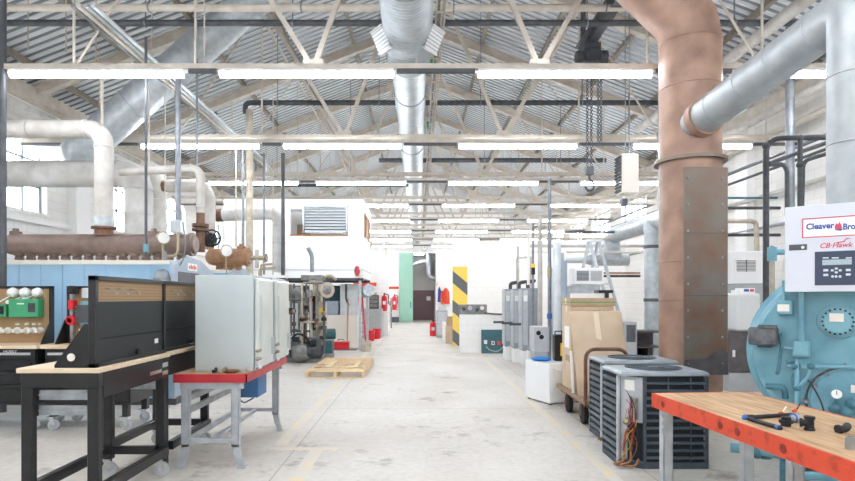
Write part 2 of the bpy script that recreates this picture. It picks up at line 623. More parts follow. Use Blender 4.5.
def side_wall(name, x, t, spans, zb, zt, matname, arch):
    """x = inner face, t = thickness outwards (signed); window bays cut out of one wall"""
    top = roofz(x) + .05
    x0, x1 = min(x, x + t), max(x, x + t)
    mb = MB()
    prev = YB
    for a, c in spans:
        mb.b(x0, x1, prev, a, 0, top)
        mb.b(x0, x1, a, c, 0, zb)
        if arch:
            n = 10; mid = (a + c) / 2; hw = (c - a) / 2; rise = .3
            pts = [(a, zt - rise)] + [(mid + hw * math.cos(PI - PI * i / n), zt - rise + rise * math.sin(PI * i / n)) for i in range(1, n)] + [(c, zt - rise)]
            for i in range(n):
                p, q = pts[i], pts[i + 1]
                mb.prism([(p[0], p[1]), (q[0], q[1]), (q[0], top), (p[0], top)], (x0, 0, 0), (0, 1, 0), (0, 0, 1), (x1 - x0, 0, 0))
        else:
            mb.b(x0, x1, a, c, zt, top)
        prev = c
    mb.b(x0, x1, prev, YE + .2, 0, top)
    return struct(mb, name, matname)


side_wall('wall_left', XL, -.35, wy, 3.45, 4.95, 'white_brick_side', True)
rwy = [(16.2, 18.6), (20.0, 22.4), (23.8, 26.2), (27.6, 30.0), (31.4, 33.8)]
side_wall('wall_right', XR, .35, rwy, 4.35, 5.35, 'white_brick_side', False)
nwin = 0
for (a, c) in wy:
    nwin += 1
    mb = MB()
    for yy in (a + .03, a + (c - a) / 3, a + 2 * (c - a) / 3, c - .03):
        mb.b(XL - .2, XL - .14, yy - .025, yy + .025, 3.45, 4.85)
    for zz in (3.48, 4.05, 4.62):
        mb.b(XL - .2, XL - .14, a, c, zz - .02, zz + .02)
    w = struct(mb, 'window_%d' % nwin, 'window_frame')
    MB().b(XL - .178, XL - .17, a, c, 3.45, 4.93).build('pane', 'glass', w, W=True)
    MB().b(XL - .14, XL + .05, a - .05, c + .05, 3.39, 3.45).build('sill', 'white_paint', w, W=True)
for (a, c) in rwy:
    nwin += 1
    mb = MB()
    for i in range(5):
        yy = a + .03 + (c - a - .06) * i / 4
        mb.b(XR + .14, XR + .2, yy - .02, yy + .02, 4.35, 5.35)
    for zz in (4.38, 5.32):
        mb.b(XR + .14, XR + .2, a, c, zz - .03, zz + .03)
    w = struct(mb, 'window_%d' % nwin, 'window_frame')
    MB().b(XR + .168, XR + .176, a, c, 4.35, 5.35).build('pane', 'glass', w, W=True)

# end wall with the tall doorway, the wall behind the camera
ox0, ox1, oz = -.36, 1.2, 4.6


def gable(mb, x0, x1, y0, y1, z0):
    def p(x):
        return roofz(x) + .05
    pts = [(x0, z0), (x1, z0), (x1, p(x1))] + ([(0, p(0))] if x0 < 0 < x1 else []) + [(x0, p(x0))]
    mb.prism(pts, (0, y0, 0), (1, 0, 0), (0, 0, 1), (0, y1 - y0, 0))


mb = MB()
gable(mb, XL - .2, ox0, YE, YE + .3, 0)
gable(mb, ox1, XR + .2, YE, YE + .3, 0)
gable(mb, ox0, ox1, YE, YE + .3, oz)
struct(mb, 'wall_end', 'white_brick_end')
mb = MB()
gable(mb, XL - .2, XR + .2, YB - .3, YB, 0)
struct(mb, 'wall_front', 'white_brick_end')

# corridor seen through the doorway
struct(MB().b(-3, 4, 41.6, 41.8, 0, 5), 'wall_corridor_back', 'grey_block')
struct(MB().b(-3.2, -3, 38.3, 41.8, 0, 5), 'wall_corridor_left', 'grey_block')
struct(MB().b(4, 4.2, 38.3, 41.8, 0, 5), 'wall_corridor_right', 'grey_block')
struct(MB().b(-3.2, 4.2, 38.3, 41.8, 5, 5.1), 'ceiling_corridor', 'dark_grey')
d = struct(MB().b(-.36, 1.16, 41.52, 41.6, 0, 2.16), 'door_1', 'brown_door')
MB().b(-.30, .385, 41.47, 41.52, .02, 2.1).build('leaf', 'brown_door', d, W=True)
lf = MB().b(.415, 1.10, 41.47, 41.52, .02, 2.1).build('leaf', 'brown_door', d, W=True)
MB().b(.62, .92, 41.455, 41.47, 1.42, 1.72).build('notice', 'paper', lf, W=True)
MB().sph((.3, 41.44, .98), .04).build('knob', 'chrome', d, W=True)
d = struct(MB().b(-1.24, -.34, 37.86, 37.94, 0.02, 4.6), 'door_2', 'green_door')
MB().b(-1.3, 1.5, 37.84, 37.98, 4.6, 4.7).build('track', 'white_paint', d, W=True)
MB().b(-.52, -.46, 37.82, 37.86, .95, 1.35).build('handle', 'teal_dark', d, W=True)
struct(MB().b(ox0 - .06, ox0, 37.95, 38.32, 0, oz), 'trim_1', 'white_paint')
struct(MB().b(ox1, ox1 + .1, 37.95, 38.32, 0, oz), 'trim_2', 'white_paint')

# partition and stub walls in the far half
struct(MB().b(1.36, XR, 22.0, 22.25, 0, 3.68), 'wall_partition', 'white_brick_end')
struct(MB().b(1.36, XR, 21.97, 22.28, 3.68, 3.78), 'trim_3', 'white_paint')
struct(MB().b(-2.75, -1.72, 24.0, 24.3, 0, 3.4), 'wall_stub_left', 'white_brick_end')
struct(MB().b(.86, 1.36, 27.5, 27.75, 0, 3.9), 'wall_stub_right', 'white_brick_end')
for i, (x0, x1, y, z0, z1) in enumerate(((-2.72, -1.75, 23.98, 2.1, 2.25), (-2.6, -1.28, 37.97, 2.2, 2.36), (.9, 1.3, 27.47, 2.2, 2.38), (1.37, 1.7, 21.96, 2.15, 2.33))):
    struct(MB().b(x0, x1, y, y + .025, z0, z1), 'trim_%d' % (i + 4), 'red_line')
# low block wall in front of the partition
struct(MB().b(1.22, 3.6, 16.6, 16.85, 0, 1.12), 'wall_low', 'white_brick_end')

# side wall pilasters and ledges on the left and right
for i, yy in enumerate((9.97, 13.77, 17.57)):
    struct(MB().b(XL, XL + .22, yy - .28, yy + .28, 0, roofz(XL) - .1), 'trim_%d' % (10 + i), 'white_paint')
struct(MB().b(XL, XL + .12, 5, YE, 3.2, 3.3), 'trim_20', 'white_paint')
struct(MB().b(XL, XL + .3, YB, YE, 5.75, 6.0), 'trim_21', 'truss_paint')
struct(MB().b(XR - .3, XR, YB, YE, 5.75, 6.0), 'trim_22', 'truss_paint')
for i, yy in enumerate((10.0, 13.8, 17.6)):
    struct(MB().b(XR - .18, XR, yy - .25, yy + .25, 0, roofz(XR) - .1), 'trim_%d' % (13 + i), 'white_paint')

# ================================================================== ROOF TRUSSES
ORD = ['first', 'second', 'third', 'fourth', 'fifth', 'sixth', 'seventh', 'eighth', 'ninth']
CH = 5.0


def truss(label):
    t = root('roof_truss', label, 'roof truss', (0, 8.45, 0), 0, 'roof trusses across the hall')
    y = 8.45
    mb = MB()
    mb.b(XL + .02, XR - .02, y - .07, y - .05, CH - .04, CH + .04); mb.b(XL + .02, XR - .02, y + .05, y + .07, CH - .04, CH + .04)
    mb.b(XL + .02, XR - .02, y - .07, y + .07, CH + .03, CH + .04)
    mb.build('bottom_chord', 'truss_paint', t, W=True)
    for xe in (XL + .04, XR - .04):
        z0, z1 = RIDGE - .26, roofz(xe) - .26
        mb = MB()
        mb.bar((0, y, z0), (xe, y, z1), .05, .22)
        for dz in (-.11, .11):
            mb.bar((0, y, z0 + dz), (xe, y, z1 + dz), .16, .025)
        mb.build('rafter', 'truss_paint', t, W=True)
    rz = lambda x: roofz(x) - .28
    for a, c in ((-1.55, -3.3), (-1.55, -.08), (1.8, .08), (1.8, 3.4)):
        MB().bar((a, y, CH), (c, y, rz(c)), .075, .06, (0, 1, 0)).build('web', 'truss_paint', t, W=True)
    for a, c in ((-3.3, -3.3), (-5.1, -3.3), (-5.1, -5.1), (3.4, 3.4), (5.1, 3.4), (5.1, 5.1), (-.02, -.02)):
        MB().cyl((a, y, CH), (c, y, rz(c)), .02, n=6).build('web_rod', 'truss_paint', t, W=True)
    for xx in (-1.55, 1.8):
        MB().prism([(-.17, -.04), (.17, -.04), (.14, .13), (-.14, .13)], (xx, y - .045, CH), (1, 0, 0), (0, 0, 1), (0, .02, 0)).build('gusset', 'truss_paint', t, W=True)
    return t


t0 = truss('first cream steel roof truss counted from the camera, above the first row of strip lights')
for k in range(1, 8):
    dup(t0, (0, 8.45 + 3.6 * k, 0), None, '%s cream steel roof truss counted from the camera' % ORD[k])

# longitudinal ties between the trusses
for i, (x, z, r, lab) in enumerate(((-3.3, 7.55, .035, 'cream tie rod running the hall length under the roof, halfway to the brick window wall'),
                                    (3.3, 7.55, .035, 'cream tie rod running the hall length under the roof, beside the chain hoist'))):
    one(MB().cyl((x, 4, z), (x, YE, z), r, n=8), 'tie_rod', 'truss_paint', lab, 'rod')

# ================================================================== STRIP LIGHTS
LX = ((-5.74, -3.27), (-2.78, -.34), (.84, 3.28), (4.45, 6.9))
LC = ('nearest the left wall', 'just left of the ceiling duct', 'just right of the ceiling duct', 'nearest the right wall')
LZ = 4.737


def strip_light(label):
    y = 8.0
    t = root('strip_light', label, 'light', (0, y, LZ), 0, 'fluorescent strip lights')
    L = 2.44
    mb = MB().prism([(-.05, .06), (-.03, .075), (.03, .075), (.05, .06), (.05, .035), (-.05, .035)], (-L / 2, 0, 0), (0, 1, 0), (0, 0, 1), (L, 0, 0))
    mb.build('housing', 'white_enamel', t)
    for s in (-1, 1):
        a, c = (-L / 2 + .01, -.012) if s < 0 else (.012, L / 2 - .01)
        MB().cyl((a, 0, 0), (c, 0, 0), .045, n=12).build('tube', 'tube', t)
        for e in (a, c):
            MB().b(e - .012, e + .012, -.03, .03, -.03, .04).build('lampholder', 'white_enamel', t)
    return t


first = None
rows = [4.2, .4, -3.4] + [8 + 3.8 * k for k in range(8)]
for y in rows:
    k = round((y - 8) / 3.8)
    rail = root('light_rail', ('cream strut with dark raceway carrying the %s row of strip lights from the camera' % ORD[k]) if k >= 0 else
                ('cream strut carrying strip lights over the bench area, %s row behind the first' % ORD[-k - 1]), 'rail', (0, y, LZ + .12), 0, 'struts carrying the strip lights')
    MB().b(XL + .05, XR - .05, y - .03, y + .03, LZ + .075, LZ + .145).build('strut', 'truss_paint', rail, W=True)
    for x0, x1 in ((XL + .1, -5.8), (-3.22, -2.83), (-.3, .8), (3.33, 4.4), (6.95, XR - .1)):
        MB().b(x0, x1, y - .03, y + .03, LZ + .02, LZ + .075).build('raceway', 'dark_grey', rail, W=True)
    for x in (-6.6, -3.0, 3.8, 7.2):
        MB().cyl((x, y, LZ + .14), (x, y, roofz(x)), .009, n=6).build('hanger', 'truss_paint', rail, W=True)
    for c, (x0, x1) in enumerate(LX):
        if k == 3 and c < 1:
            continue
        lab = ('fluorescent strip light in the %s row from the camera, %s' % (ORD[k], LC[c])) if k >= 0 else \
              ('strip light over the benches, %s row behind the first, %s' % (ORD[-k - 1], LC[c]))
        if first is None:
            first = strip_light(lab); first.location = ((x0 + x1) / 2, y, LZ)
        else:
            dup(first, ((x0 + x1) / 2, y, LZ), None, lab)

# ================================================================== CEILING DUCT
DX, DZ = -.15, 5.47
t = root('spiral_duct', 'silver spiral ceiling duct running the length of the hall along the ridge', 'duct', (DX, 9.5, DZ))


def ribbed(mb, x, z, y0, y1, r, step, n=28):
    prof = []
    y = y0
    while y < y1:
        prof += [(y, r), (y + step * .8, r), (y + step * .85, r + .012), (y + step * .95, r + .012)]
        y += step
    prof.append((y1, r))
    rs = [[Vector((x + math.cos(w) * q, h, z + math.sin(w) * q)) for w in [2 * PI * i / n for i in range(n)]] for h, q in prof]
    return mb.rings(rs)


ribbed(MB(), DX, DZ, 2.0, 9.1, .345, .075).build('wide_run', 'spiral', t, W=True)
MB().cyl((DX, 9.1, DZ), (DX, 9.55, DZ), .345, .29, n=28).build('reducer', 'spiral', t, W=True)
ribbed(MB(), DX, DZ, 9.55, 37.2, .29, 1.9).build('narrow_run', 'spiral', t, W=True)
for s in (-1, 1):
    # side outlets: short square necks angled down with white grille mouths
    o = Vector((DX + s * .27, 8.25, DZ - .1)); ax = Vector((s * .74, -.5, -.45)).normalized()
    u = ax.cross(Vector((0, 0, 1))).normalized(); v = u.cross(ax).normalized()
    mb = MB()
    rs = [[o + ax * h + u * a * w + v * c * w for a, c in ((-1, -1), (1, -1), (1, 1), (-1, 1))] for h, w in ((-.2, .155), (.16, .155))]
    mb.rings(rs, smooth=False)
    nk = mb.build('outlet', 'galv', t, W=True)
    mb = MB()
    for k in range(7):
        q = o + ax * .155 + v * (-.14 + .047 * k)
        mb.bar(q - u * .155, q + u * .155, .03, .012, ax)
    mb.bar(o + ax * .16 + v * .155 - u * .155, o + ax * .16 + v * .155 + u * .155, .03, .03)
    mb.bar(o + ax * .16 - v * .155 - u * .155, o + ax * .16 - v * .155 + u * .155, .03, .03)
    mb.build('grille', 'white_enamel', nk, W=True)
for yy in (6.5, 10.4, 14.0, 17.6, 21.2, 24.8, 28.4, 32.0):
    mb = MB()
    mb.torus((DX, yy + .25, DZ), (0, 1, 0), .355 if yy < 9 else .30, .012, 28, 6)
    mb.cyl((DX, yy + .25, DZ + .32), (DX, yy + .25, RIDGE), .008, n=6)
    mb.build('hanger', 'steel', t, W=True)

t = root('cable_tray', 'cream cable tray with small green tags running beside the ceiling duct', 'cable tray', (.28, 12, 5.5))
mb = MB()
for x in (.25, .37):
    mb.b(x - .01, x + .01, 6, 36.5, 5.46, 5.54)
for k in range(60):
    yy = 6.2 + .5 * k
    mb.b(.24, .38, yy, yy + .04, 5.46, 5.48)
mb.build('ladder_rack', 'truss_paint', t, W=True)
for dx, m in ((.28, 'grey_pipe'), (.33, 'truss_paint')):
    MB().tube([(dx, 6, 5.5), (dx, 36.5, 5.5)], .018, 8).build('cable', m, t, W=True)
for yy in (9.3, 12.6, 14.0, 18.6, 22.4):
    MB().b(.2, .24, yy, yy + .14, 5.38, 5.5).build('tag', 'green_box', t, W=True)
for yy in (10.2, 17.8, 25.0, 32.2):
    MB().cyl((.31, yy + .1, 5.48), (.31, yy + .1, RIDGE - .1), .008, n=6).build('hanger', 'steel', t, W=True)

# sprinkler and heating lines across the hall
for (d, z, x0, x1, r, m, lab) in (
        (9.1, 5.99, -7.6, 7.4, .05, 'dark_pipe', 'long dark sprinkler pipe crossing the hall just in front of the duct outlets'),
        (8.8, 6.08, -7.4, 3.2, .055, 'truss_paint', 'cream pipe crossing the hall highest and nearest the camera'),
        (13.2, 6.12, -4.15, 5.6, .06, 'dark_pipe', 'dark heating main crossing the hall behind the first strip lights'),
        (17.6, 5.85, -1.2, 5.8, .07, 'dark_pipe', 'dark pipe crossing the hall behind the second row of strip lights'),
        (18.2, 5.2, -5.4, -.3, .05, 'dark_pipe', 'thin dark pipe crossing above the white mezzanine room')):
    t = root('overhead_pipe', lab, 'pipe', (0, d, z), 0, None)
    pts = [(x0, d, z), (x1, d, z)]
    if d == 13.2:
        pts = [(-4.0, d, z - .25), (-4.0, d, z), (x1, d, z)]
    MB().tube(pts, r, 12, .2).build('run', m, t, W=True)
    x = x0 + .9
    while x < x1:
        mb = MB()
        mb.torus((x, d, z), (1, 0, 0), r + .008, .012, 16, 6); mb.cyl((x, d, z + r), (x, d, roofz(x)), .011, n=6)
        mb.build('hanger', 'grey_pipe', t, W=True)
        x += 2.35

# ================================================================== HANGING THINGS
# chain hoist on a monorail beam
t = root('monorail_beam', 'short grey steel monorail beam under the roof holding the chain hoist', 'beam', (3.1, 12, 6.0))
mb = MB()
for dz, w in ((.0, .16), (-.24, .16)):
    mb.b(3.04 - w / 2, 3.04 + w / 2, 8.1, 10.75, 6.3 + dz, 6.32 + dz)
mb.b(3.025, 3.055, 8.1, 10.75, 6.07, 6.31)
mb.build('girder', 'dark_grey', t, W=True)
for yy in (8.45, 10.5):
    MB().b(3.0, 3.08, yy - .04, yy + .04, 6.32, roofz(3.1) - .2).build('hanger', 'dark_grey', t, W=True)
hx, hy = 3.04, 10.0
t = root('chain_hoist', 'dark chain hoist on the monorail with its long chain and hook hanging down', 'hoist', (hx, hy, 6.0))
mb = MB().b(hx - .15, hx + .14, hy - .13, hy + .13, 5.7, 5.95)
mb.cyl((hx - .27, hy, 5.83), (hx - .14, hy, 5.83), .1, n=18); mb.cyl((hx + .13, hy, 5.82), (hx + .27, hy, 5.82), .12, n=18)
mb.build('motor', 'dark_pipe', t, W=True, bevel=.02)
mb = MB().b(hx - .14, hx + .14, hy - .1, hy + .1, 5.95, 6.05)
for s in (-1, 1):
    mb.cyl((hx + s * .05, hy - .08, 6.1), (hx + s * .09, hy - .08, 6.1), .05, n=12); mb.cyl((hx + s * .05, hy + .08, 6.1), (hx + s * .09, hy + .08, 6.1), .05, n=12)
mb.build('trolley', 'dark_grey', t, W=True)
for dx, zb in ((-.07, 3.9), (.0, 3.9), (.12, 4.3), (.17, 4.3)):
    mb = MB()
    z = 5.7; k = 0
    while z > zb:
        mb.torus((hx + dx, hy, z), (1, 0, 0) if k % 2 else (0, 1, 0), .021, .008, 8, 5); z -= .04; k += 1
    mb.build('chain', 'dark_grey', t, W=True)
mb = MB().b(hx - .1, hx + .03, hy - .05, hy + .05, 3.76, 3.9)
mb.tube([(hx - .035, hy, 3.76), (hx - .035, hy, 3.68), (hx + .05, hy, 3.62), (hx + .04, hy, 3.5), (hx - .06, hy, 3.47), (hx - .11, hy, 3.56)], .02, 8, .05)
mb.build('hook', 'dark_grey', t, W=True)

# unit heater
d = 10.4
x0, x1, z0, z1 = X(622, d), X(639, d), Z(193, d), Z(153, d)
t = root('unit_heater', 'cream unit heater with dark louvres hanging from the roof over the ducting', 'heater', ((x0 + x1) / 2, d, z0))
MB().b(x0, x1, d, d + .32, z0, z1).build('casing', 'cream', t, W=True, bevel=.015)
mb = MB()
for k in range(11):
    zz = z0 + .06 + (z1 - z0 - .12) * k / 10
    mb.bar((x0 - .02, d + .03, zz), (x0 - .02, d + .29, zz), .05, .02, (.6, 0, .8))
mb.build('louvre', 'dark_pipe', t, W=True)
MB().b(x0 - .012, x0, d + .02, d + .3, z0 + .03, z1 - .03).build('louvre_backing', 'black_steel', t, W=True)
mb = MB()
for yy in (d + .06, d + .26):
    mb.cyl(((x0 + x1) / 2, yy, z1), ((x0 + x1) / 2, yy, roofz((x0 + x1) / 2)), .01, n=6)
mb.build('hanger', 'steel', t, W=True)
MB().tube([((x0 + x1) / 2 - .05, d + .2, z0), ((x0 + x1) / 2 - .05, d + .2, z0 - .15), (x1 + .55, d + .2, z0 - .15), (x1 + .55, d + .2, z0 + .4)], .025, 8, .06).build('supply_pipe', 'cream', t, W=True)
MB().b((x0 + x1) / 2 - .1, (x0 + x1) / 2 + .0, d + .14, d + .26, z0 - .2, z0 - .08).build('valve', 'dark_grey', t, W=True)

# diagonal duct rising through the roof on the left
a, c = Vector((-6.43, 11.1, 4.58)), Vector((-2.05, 11.1, 8.42))
ax = (c - a).normalized()
t = root('diagonal_duct', 'large silver duct slanting up through the roof above the left boilers', 'duct', a)
mb = MB().cyl(a, c, .335, n=28)
mb.build('run', 'galv', t, W=True)
for f in (.2, .45, .72, .95):
    p = a + (c - a) * f
    MB().torus(p, ax, .338, .014, 28, 6).build('seam', 'galv', t, W=True)
MB().tube([a + ax * .02, a - ax * .3, a - ax * .3 + Vector((-.1, 1.1, .05))], .335, 28, .3).build('elbow', 'galv', t, W=True)
one(MB().b(X(46, 12.4), X(75, 12.4), 12.2, 12.9, Z(163, 12.4), Z(146, 12.4)), 'transition_box', 'galv_light', 'pale sheet metal box by the arched window under the slanting duct', 'duct', bevel=.01)

# conduits running along the hall high on the left
for i, (px, py, r, m, y0, y1, lab) in enumerate((
        (66, 0, .03, 'grey_pipe', 7.5, 16, 'grey conduit in the bundle high on the left, outermost'),
        (72, 0, .035, 'truss_paint', 7.5, 17, 'cream conduit in the bundle high on the left'),
        (80, 0, .03, 'galv', 7.5, 17, 'silver conduit in the bundle high on the left, second from the hall middle'),
        (87, 0, .03, 'galv_light', 7.5, 16, 'bright conduit in the bundle high on the left, nearest the hall middle'))):
    k = 3.85 / (298 - py)
    xx = (px - 418) * k; zz = 1.6 + 3.85
    t = root('conduit', lab, 'conduit', (xx, y0, zz), 0, 'conduit bundle high on the left')
    MB().tube([(xx, y0, zz), (xx, y1, zz), (xx, y1, zz - .3 - .1 * i)], r, 10, .15).build('run', m, t, W=True)
    for yy in (8.2, 12.0, 15.5):
        MB().b(xx - .05, xx + .05, yy, yy + .04, zz + r - .005, zz + r + .03).build('clamp', 'dark_grey', t, W=True)
# a second run lower down along the left wall
for i, (x, z, r, m, lab) in enumerate((
        (-7.6, 5.3, .07, 'lagging', 'white lagged pipe along the left brick wall, upper of two'),
        (-7.75, 4.98, .05, 'truss_paint', 'cream pipe along the left brick wall, lower of two'))):
    pipe('wall_pipe', [(x, 6.5, z), (x, 15.5, z)], r, m, lab, group='pipes along the left brick wall')
for i, (x, z, r, m, lab) in enumerate((
        (7.3, 5.45, .09, 'lagging', 'white lagged pipe along the right brick wall, highest'),
        (7.55, 5.1, .06, 'truss_paint', 'cream pipe along the right brick wall, second from the top'),
        (7.8, 3.9, .05, 'lagging', 'white lagged pipe along the right brick wall, third from the top'),
        (7.85, 3.2, .035, 'grey_pipe', 'thin grey pipe along the right brick wall, fourth from the top'),
        (7.4, 4.3, .03, 'dark_pipe', 'thin dark pipe along the right brick wall beside the unit heater'),
        (6.9, 4.35, .035, 'dark_grey', 'thin dark conduit along the right side above the far ducting'))):
    pipe('wall_pipe', [(x, 9.0, z), (x, 21.8, z)], r, m, lab, group='pipes along the right brick wall')

pipe('roof_pipe', [(5.6, 7.0, 5.9), (5.6, 14.5, 5.9)], .1, 'lagging', 'thick cream pipe running along the hall under the roof behind the exhaust pipe')
# dark pipes crossing the right wall behind the flue
for i, (py0, py1, px0, px1, d, r, m, lab) in enumerate((
        (208, 208, 727, 789, 12.6, .035, 'dark_pipe', 'dark level pipe on the right wall above the white grille'),
        (198, 198, 727, 772, 12.7, .025, 'teal_dark', 'thin greenish pipe on the right wall, uppermost beside the flue'),
        (235, 235, 727, 787, 12.6, .035, 'dark_pipe', 'dark level pipe on the right wall just below the upper one'))):
    pipe('wall_pipe', [at(px0 - 60, py0, d), at(px1 + 50, py1, d)], r, m, lab, group='pipes behind the brown flue')
pipe('wall_pipe', [at(700, 221, 12.2), at(756, 221, 12.2), at(757, 252, 12.2)], .05, 'beige_metal', 'beige pipe bending down to the white grille on the right', bend=.12)

# pipe rack in front of the right boiler
d = 7.6
t = root('pipe_rack', 'tall dark pipe rack standing behind the white control panel of the blue boiler', 'pipe rack', (X(766, d), d, 0))
MB().tube([(X(766, d), d, 0), at(766, 146, d), at(775, 138, d), at(845, 137, d)], .038, 12, .12).build('riser', 'dark_pipe', t, W=True)
MB().tube([at(768, 164, d), at(800, 152, d + .1), at(840, 138, d + .3)], .03, 12, .1).build('branch', 'dark_grey', t, W=True)
MB().tube([at(768, 165, d), at(783, 164, d), at(787, 170, d), at(787, 215, d)], .028, 12, .1).build('branch', 'dark_grey', t, W=True)
MB().tube([at(800, 138, d), at(800, 225, d)], .032, 12).build('drop', 'dark_pipe', t, W=True)
MB().tube([at(845, 148, d), at(803, 161, d), at(801, 240, d)], .028, 12, .1).build('drop', 'dark_pipe', t, W=True)
for p in (at(766, 146, d), at(768, 164, d), at(800, 138, d), at(800, 165, d)):
    MB().sph(p, .048, 12, 8).build('fitting', 'dark_pipe', t, W=True)
pipe('conduit_post', [(X(790, 9.2), 9.2, 0), (X(790, 9.2), 9.2, 6.2)], .065, 'grey_pipe', 'tall grey conduit post rising to the roof behind the pipe rack', 'post')

# vertical poles and rods on the left
for (px, d, z0, z1, r, m, lab, nm, cat) in (
        (2.5, 8.0, 0, 6.2, .05, 'dark_grey', 'dark grey post by the left pegboard bench, floor to roof', 'post', 'post'),
        (102, 9.8, 3.9, 5.6, .025, 'truss_paint', 'short cream rod hanging behind the lagged pipe elbow', 'hanger_rod', 'rod'),
        (146, 8.3, 2.2, 5.4, .02, 'dark_grey', 'thin dark riser with a teal coupling in front of the rusty header', 'riser_pipe', 'pipe'),
        (149, 10.6, 3.4, 5.6, .015, 'truss_paint', 'thin cream hanging rod between the big lagged duct and riser', 'hanger_rod', 'rod'),
        (165, 10.8, 3.5, 6.2, .012, 'truss_paint', 'thin cream hanging rod above the white lagged pipe', 'hanger_rod', 'rod'),
        (178, 9.4, 2.55, 5.3, .045, 'grey_pipe', 'grey riser pipe rising from the rusty header end', 'riser_pipe', 'pipe'),
        (197, 10.0, 3.95, 5.8, .02, 'grey_pipe', 'grey hanging rod above the white pipe elbow', 'hanger_rod', 'rod'),
        (243, 12.6, 2.4, 5.2, .03, 'grey_pipe', 'thin grey riser beside the brown column', 'riser_pipe', 'pipe'),
        (236, 12.2, 2.7, 5.0, .015, 'beige_metal', 'thin beige rod above the tan header', 'hanger_rod', 'rod'),
        (249.5, 13.2, 0, 5.95, .085, 'beige_metal', 'brown grey column standing under the dark heating main', 'post', 'post'),
        (264, 14.6, 2.2, 5.3, .03, 'grey_pipe', 'thin grey riser in front of the white room, beside the column', 'riser_pipe', 'pipe'),
        (273, 14.8, 2.2, 5.2, .015, 'beige_metal', 'thin beige riser in front of the white room', 'riser_pipe', 'pipe'),
        (283, 15.0, 2.2, 5.4, .05, 'dark_grey', 'dark grey riser in front of the white room, next to the lagged down pipe', 'riser_pipe', 'pipe'),
        (386, 33, 2.5, 5, .03, 'truss_paint', 'thin cream rod hanging at the far end of the hall', 'hanger_rod', 'rod')):
    x = X(px, d)
    if px == 146:
        t = root(nm, lab, cat, (x, d, z0))
        MB().cyl((x, d, z0), (x, d, z1), r, n=10).build('run', m, t, W=True)
        MB().cyl((x, d, Z(252, d)), (x, d, Z(244, d)), .04, n=10).build('coupling', 'teal', t, W=True)
    else:
        one(MB().cyl((x, d, z0), (x, d, z1), r, n=12), nm, m, lab, cat)
# thin hangers of the roof zone
for i, (px, d, py0, py1) in enumerate(((28, 9.6, 20, 50), (66, 9.3, 20, 52), (96, 9.6, 22, 62), (152, 9.8, 18, 60), (428, 10.5, 5, 45))):
    x = X(px, d)
    one(MB().cyl((x, d, Z(py1, d)), (x, d, roofz(x)), .012, n=6), 'hanger_rod', 'truss_paint', 'thin cream rod hanging from the roof by the nearest sprinkler pipe', 'rod', 'thin hanger rods')

# ================================================================== LEFT WALL PIPEWORK
d = 9.3
zc = Z(129, d); xv = X(104, d)
t = root('lagged_pipe', 'white lagged pipe turning down into the rusty header with a brown flange', 'pipe', (xv, d, 2.6))
MB().tube([(-8.2, d, zc), (xv, d, zc), (xv, d, Z(218, d))], .145, 20, .3, 8).build('run', 'lagging', t, W=True)
for p, ax in (((X(86, d), d, zc), (1, 0, 0)), ((xv, d, Z(147, d)), (0, 0, 1)), ((X(30, d), d, zc), (1, 0, 0))):
    MB().torus(p, ax, .148, .014, 20, 6).build('band', 'lagging_grey', t, W=True)
MB().cyl((xv, d, Z(229, d)), (xv, d, Z(216, d)), .15, n=20).build('collar', 'galv', t, W=True)
mb = MB().cyl((xv, d, Z(236, d)), (xv, d, Z(227, d)), .14, n=20)
mb.cyl((xv, d, Z(229, d)), (xv, d, Z(227, d)), .19, n=20)
mb.build('flange', 'rusty_pipe', t, W=True)

d = 10.45
zc = Z(174, d); xv = X(139, d)
t = root('lagged_duct', 'large grey lagged duct crossing the arched window and turning down beside the white pipe', 'duct', (xv, d, 2.4))
MB().tube([(-8.2, d, zc), (xv, d, zc), (xv, d, 2.1)], .24, 24, .4, 10).build('run', 'lagging_grey', t, W=True)
for p, ax in (((X(16, d), d, zc), (1, 0, 0)), ((X(120, d), d, zc), (1, 0, 0)), ((xv, d, Z(190, d)), (0, 0, 1)), ((xv, d, Z(215, d)), (0, 0, 1))):
    MB().torus(p, ax, .242, .01, 24, 6).build('band', 'lagging', t, W=True)

d = 12.0
t = root('flue_riser', 'pale lagged riser behind the large grey lagged duct', 'pipe', (X(158, d), d, 2.0))
MB().cyl((X(158, d), d, 2.0), (X(158, d), d, Z(168, d)), .16, n=18).build('run', 'lagging', t, W=True)
MB().torus((X(158, d), d, Z(200, d)), (0, 0, 1), .162, .012, 18, 6).build('band', 'lagging_grey', t, W=True)

d = 11.6
t = root('lagged_pipe', 'cream lagged pipe with a rusty bare end behind the white down pipe', 'pipe', (X(190, d), d, Z(186, d)))
MB().tube([at(168, 186, d), at(203, 186, d), at(209, 196, d), at(209, 240, d)], .13, 18, .25).build('run', 'lagging', t, W=True)
MB().cyl(at(163, 186, d), at(169, 186, d), .115, n=18).build('bare_end', 'rusty_pipe', t, W=True)

d = 9.9
zc = Z(168, d); xv = X(200.5, d)
t = root('lagged_pipe', 'slim white lagged pipe with elbow dropping onto a valve at the header end', 'pipe', (xv, d, 2.6))
MB().tube([at(120, 172, d), (xv, d, zc), (xv, d, Z(213, d))], .075, 16, .2, 8).build('run', 'lagging', t, W=True)
MB().torus((X(191, d), d, Z(168.5, d)), (1, 0, .05), .08, .012, 16, 6).build('band', 'lagging_grey', t, W=True)
MB().torus((xv, d, Z(207, d)), (0, 0, 1), .08, .012, 16, 6).build('band', 'lagging_grey', t, W=True)
mb = MB().cyl((xv, d, Z(224, d)), (xv, d, Z(213, d)), .07, n=14)
mb.cyl((xv, d, Z(227, d)), (xv, d, Z(224, d)), .14, n=16); mb.cyl((xv, d, Z(231, d)), (xv, d, Z(228.5, d)), .14, n=16); mb.cyl((xv, d, Z(252, d)), (xv, d, Z(231, d)), .075, n=14)
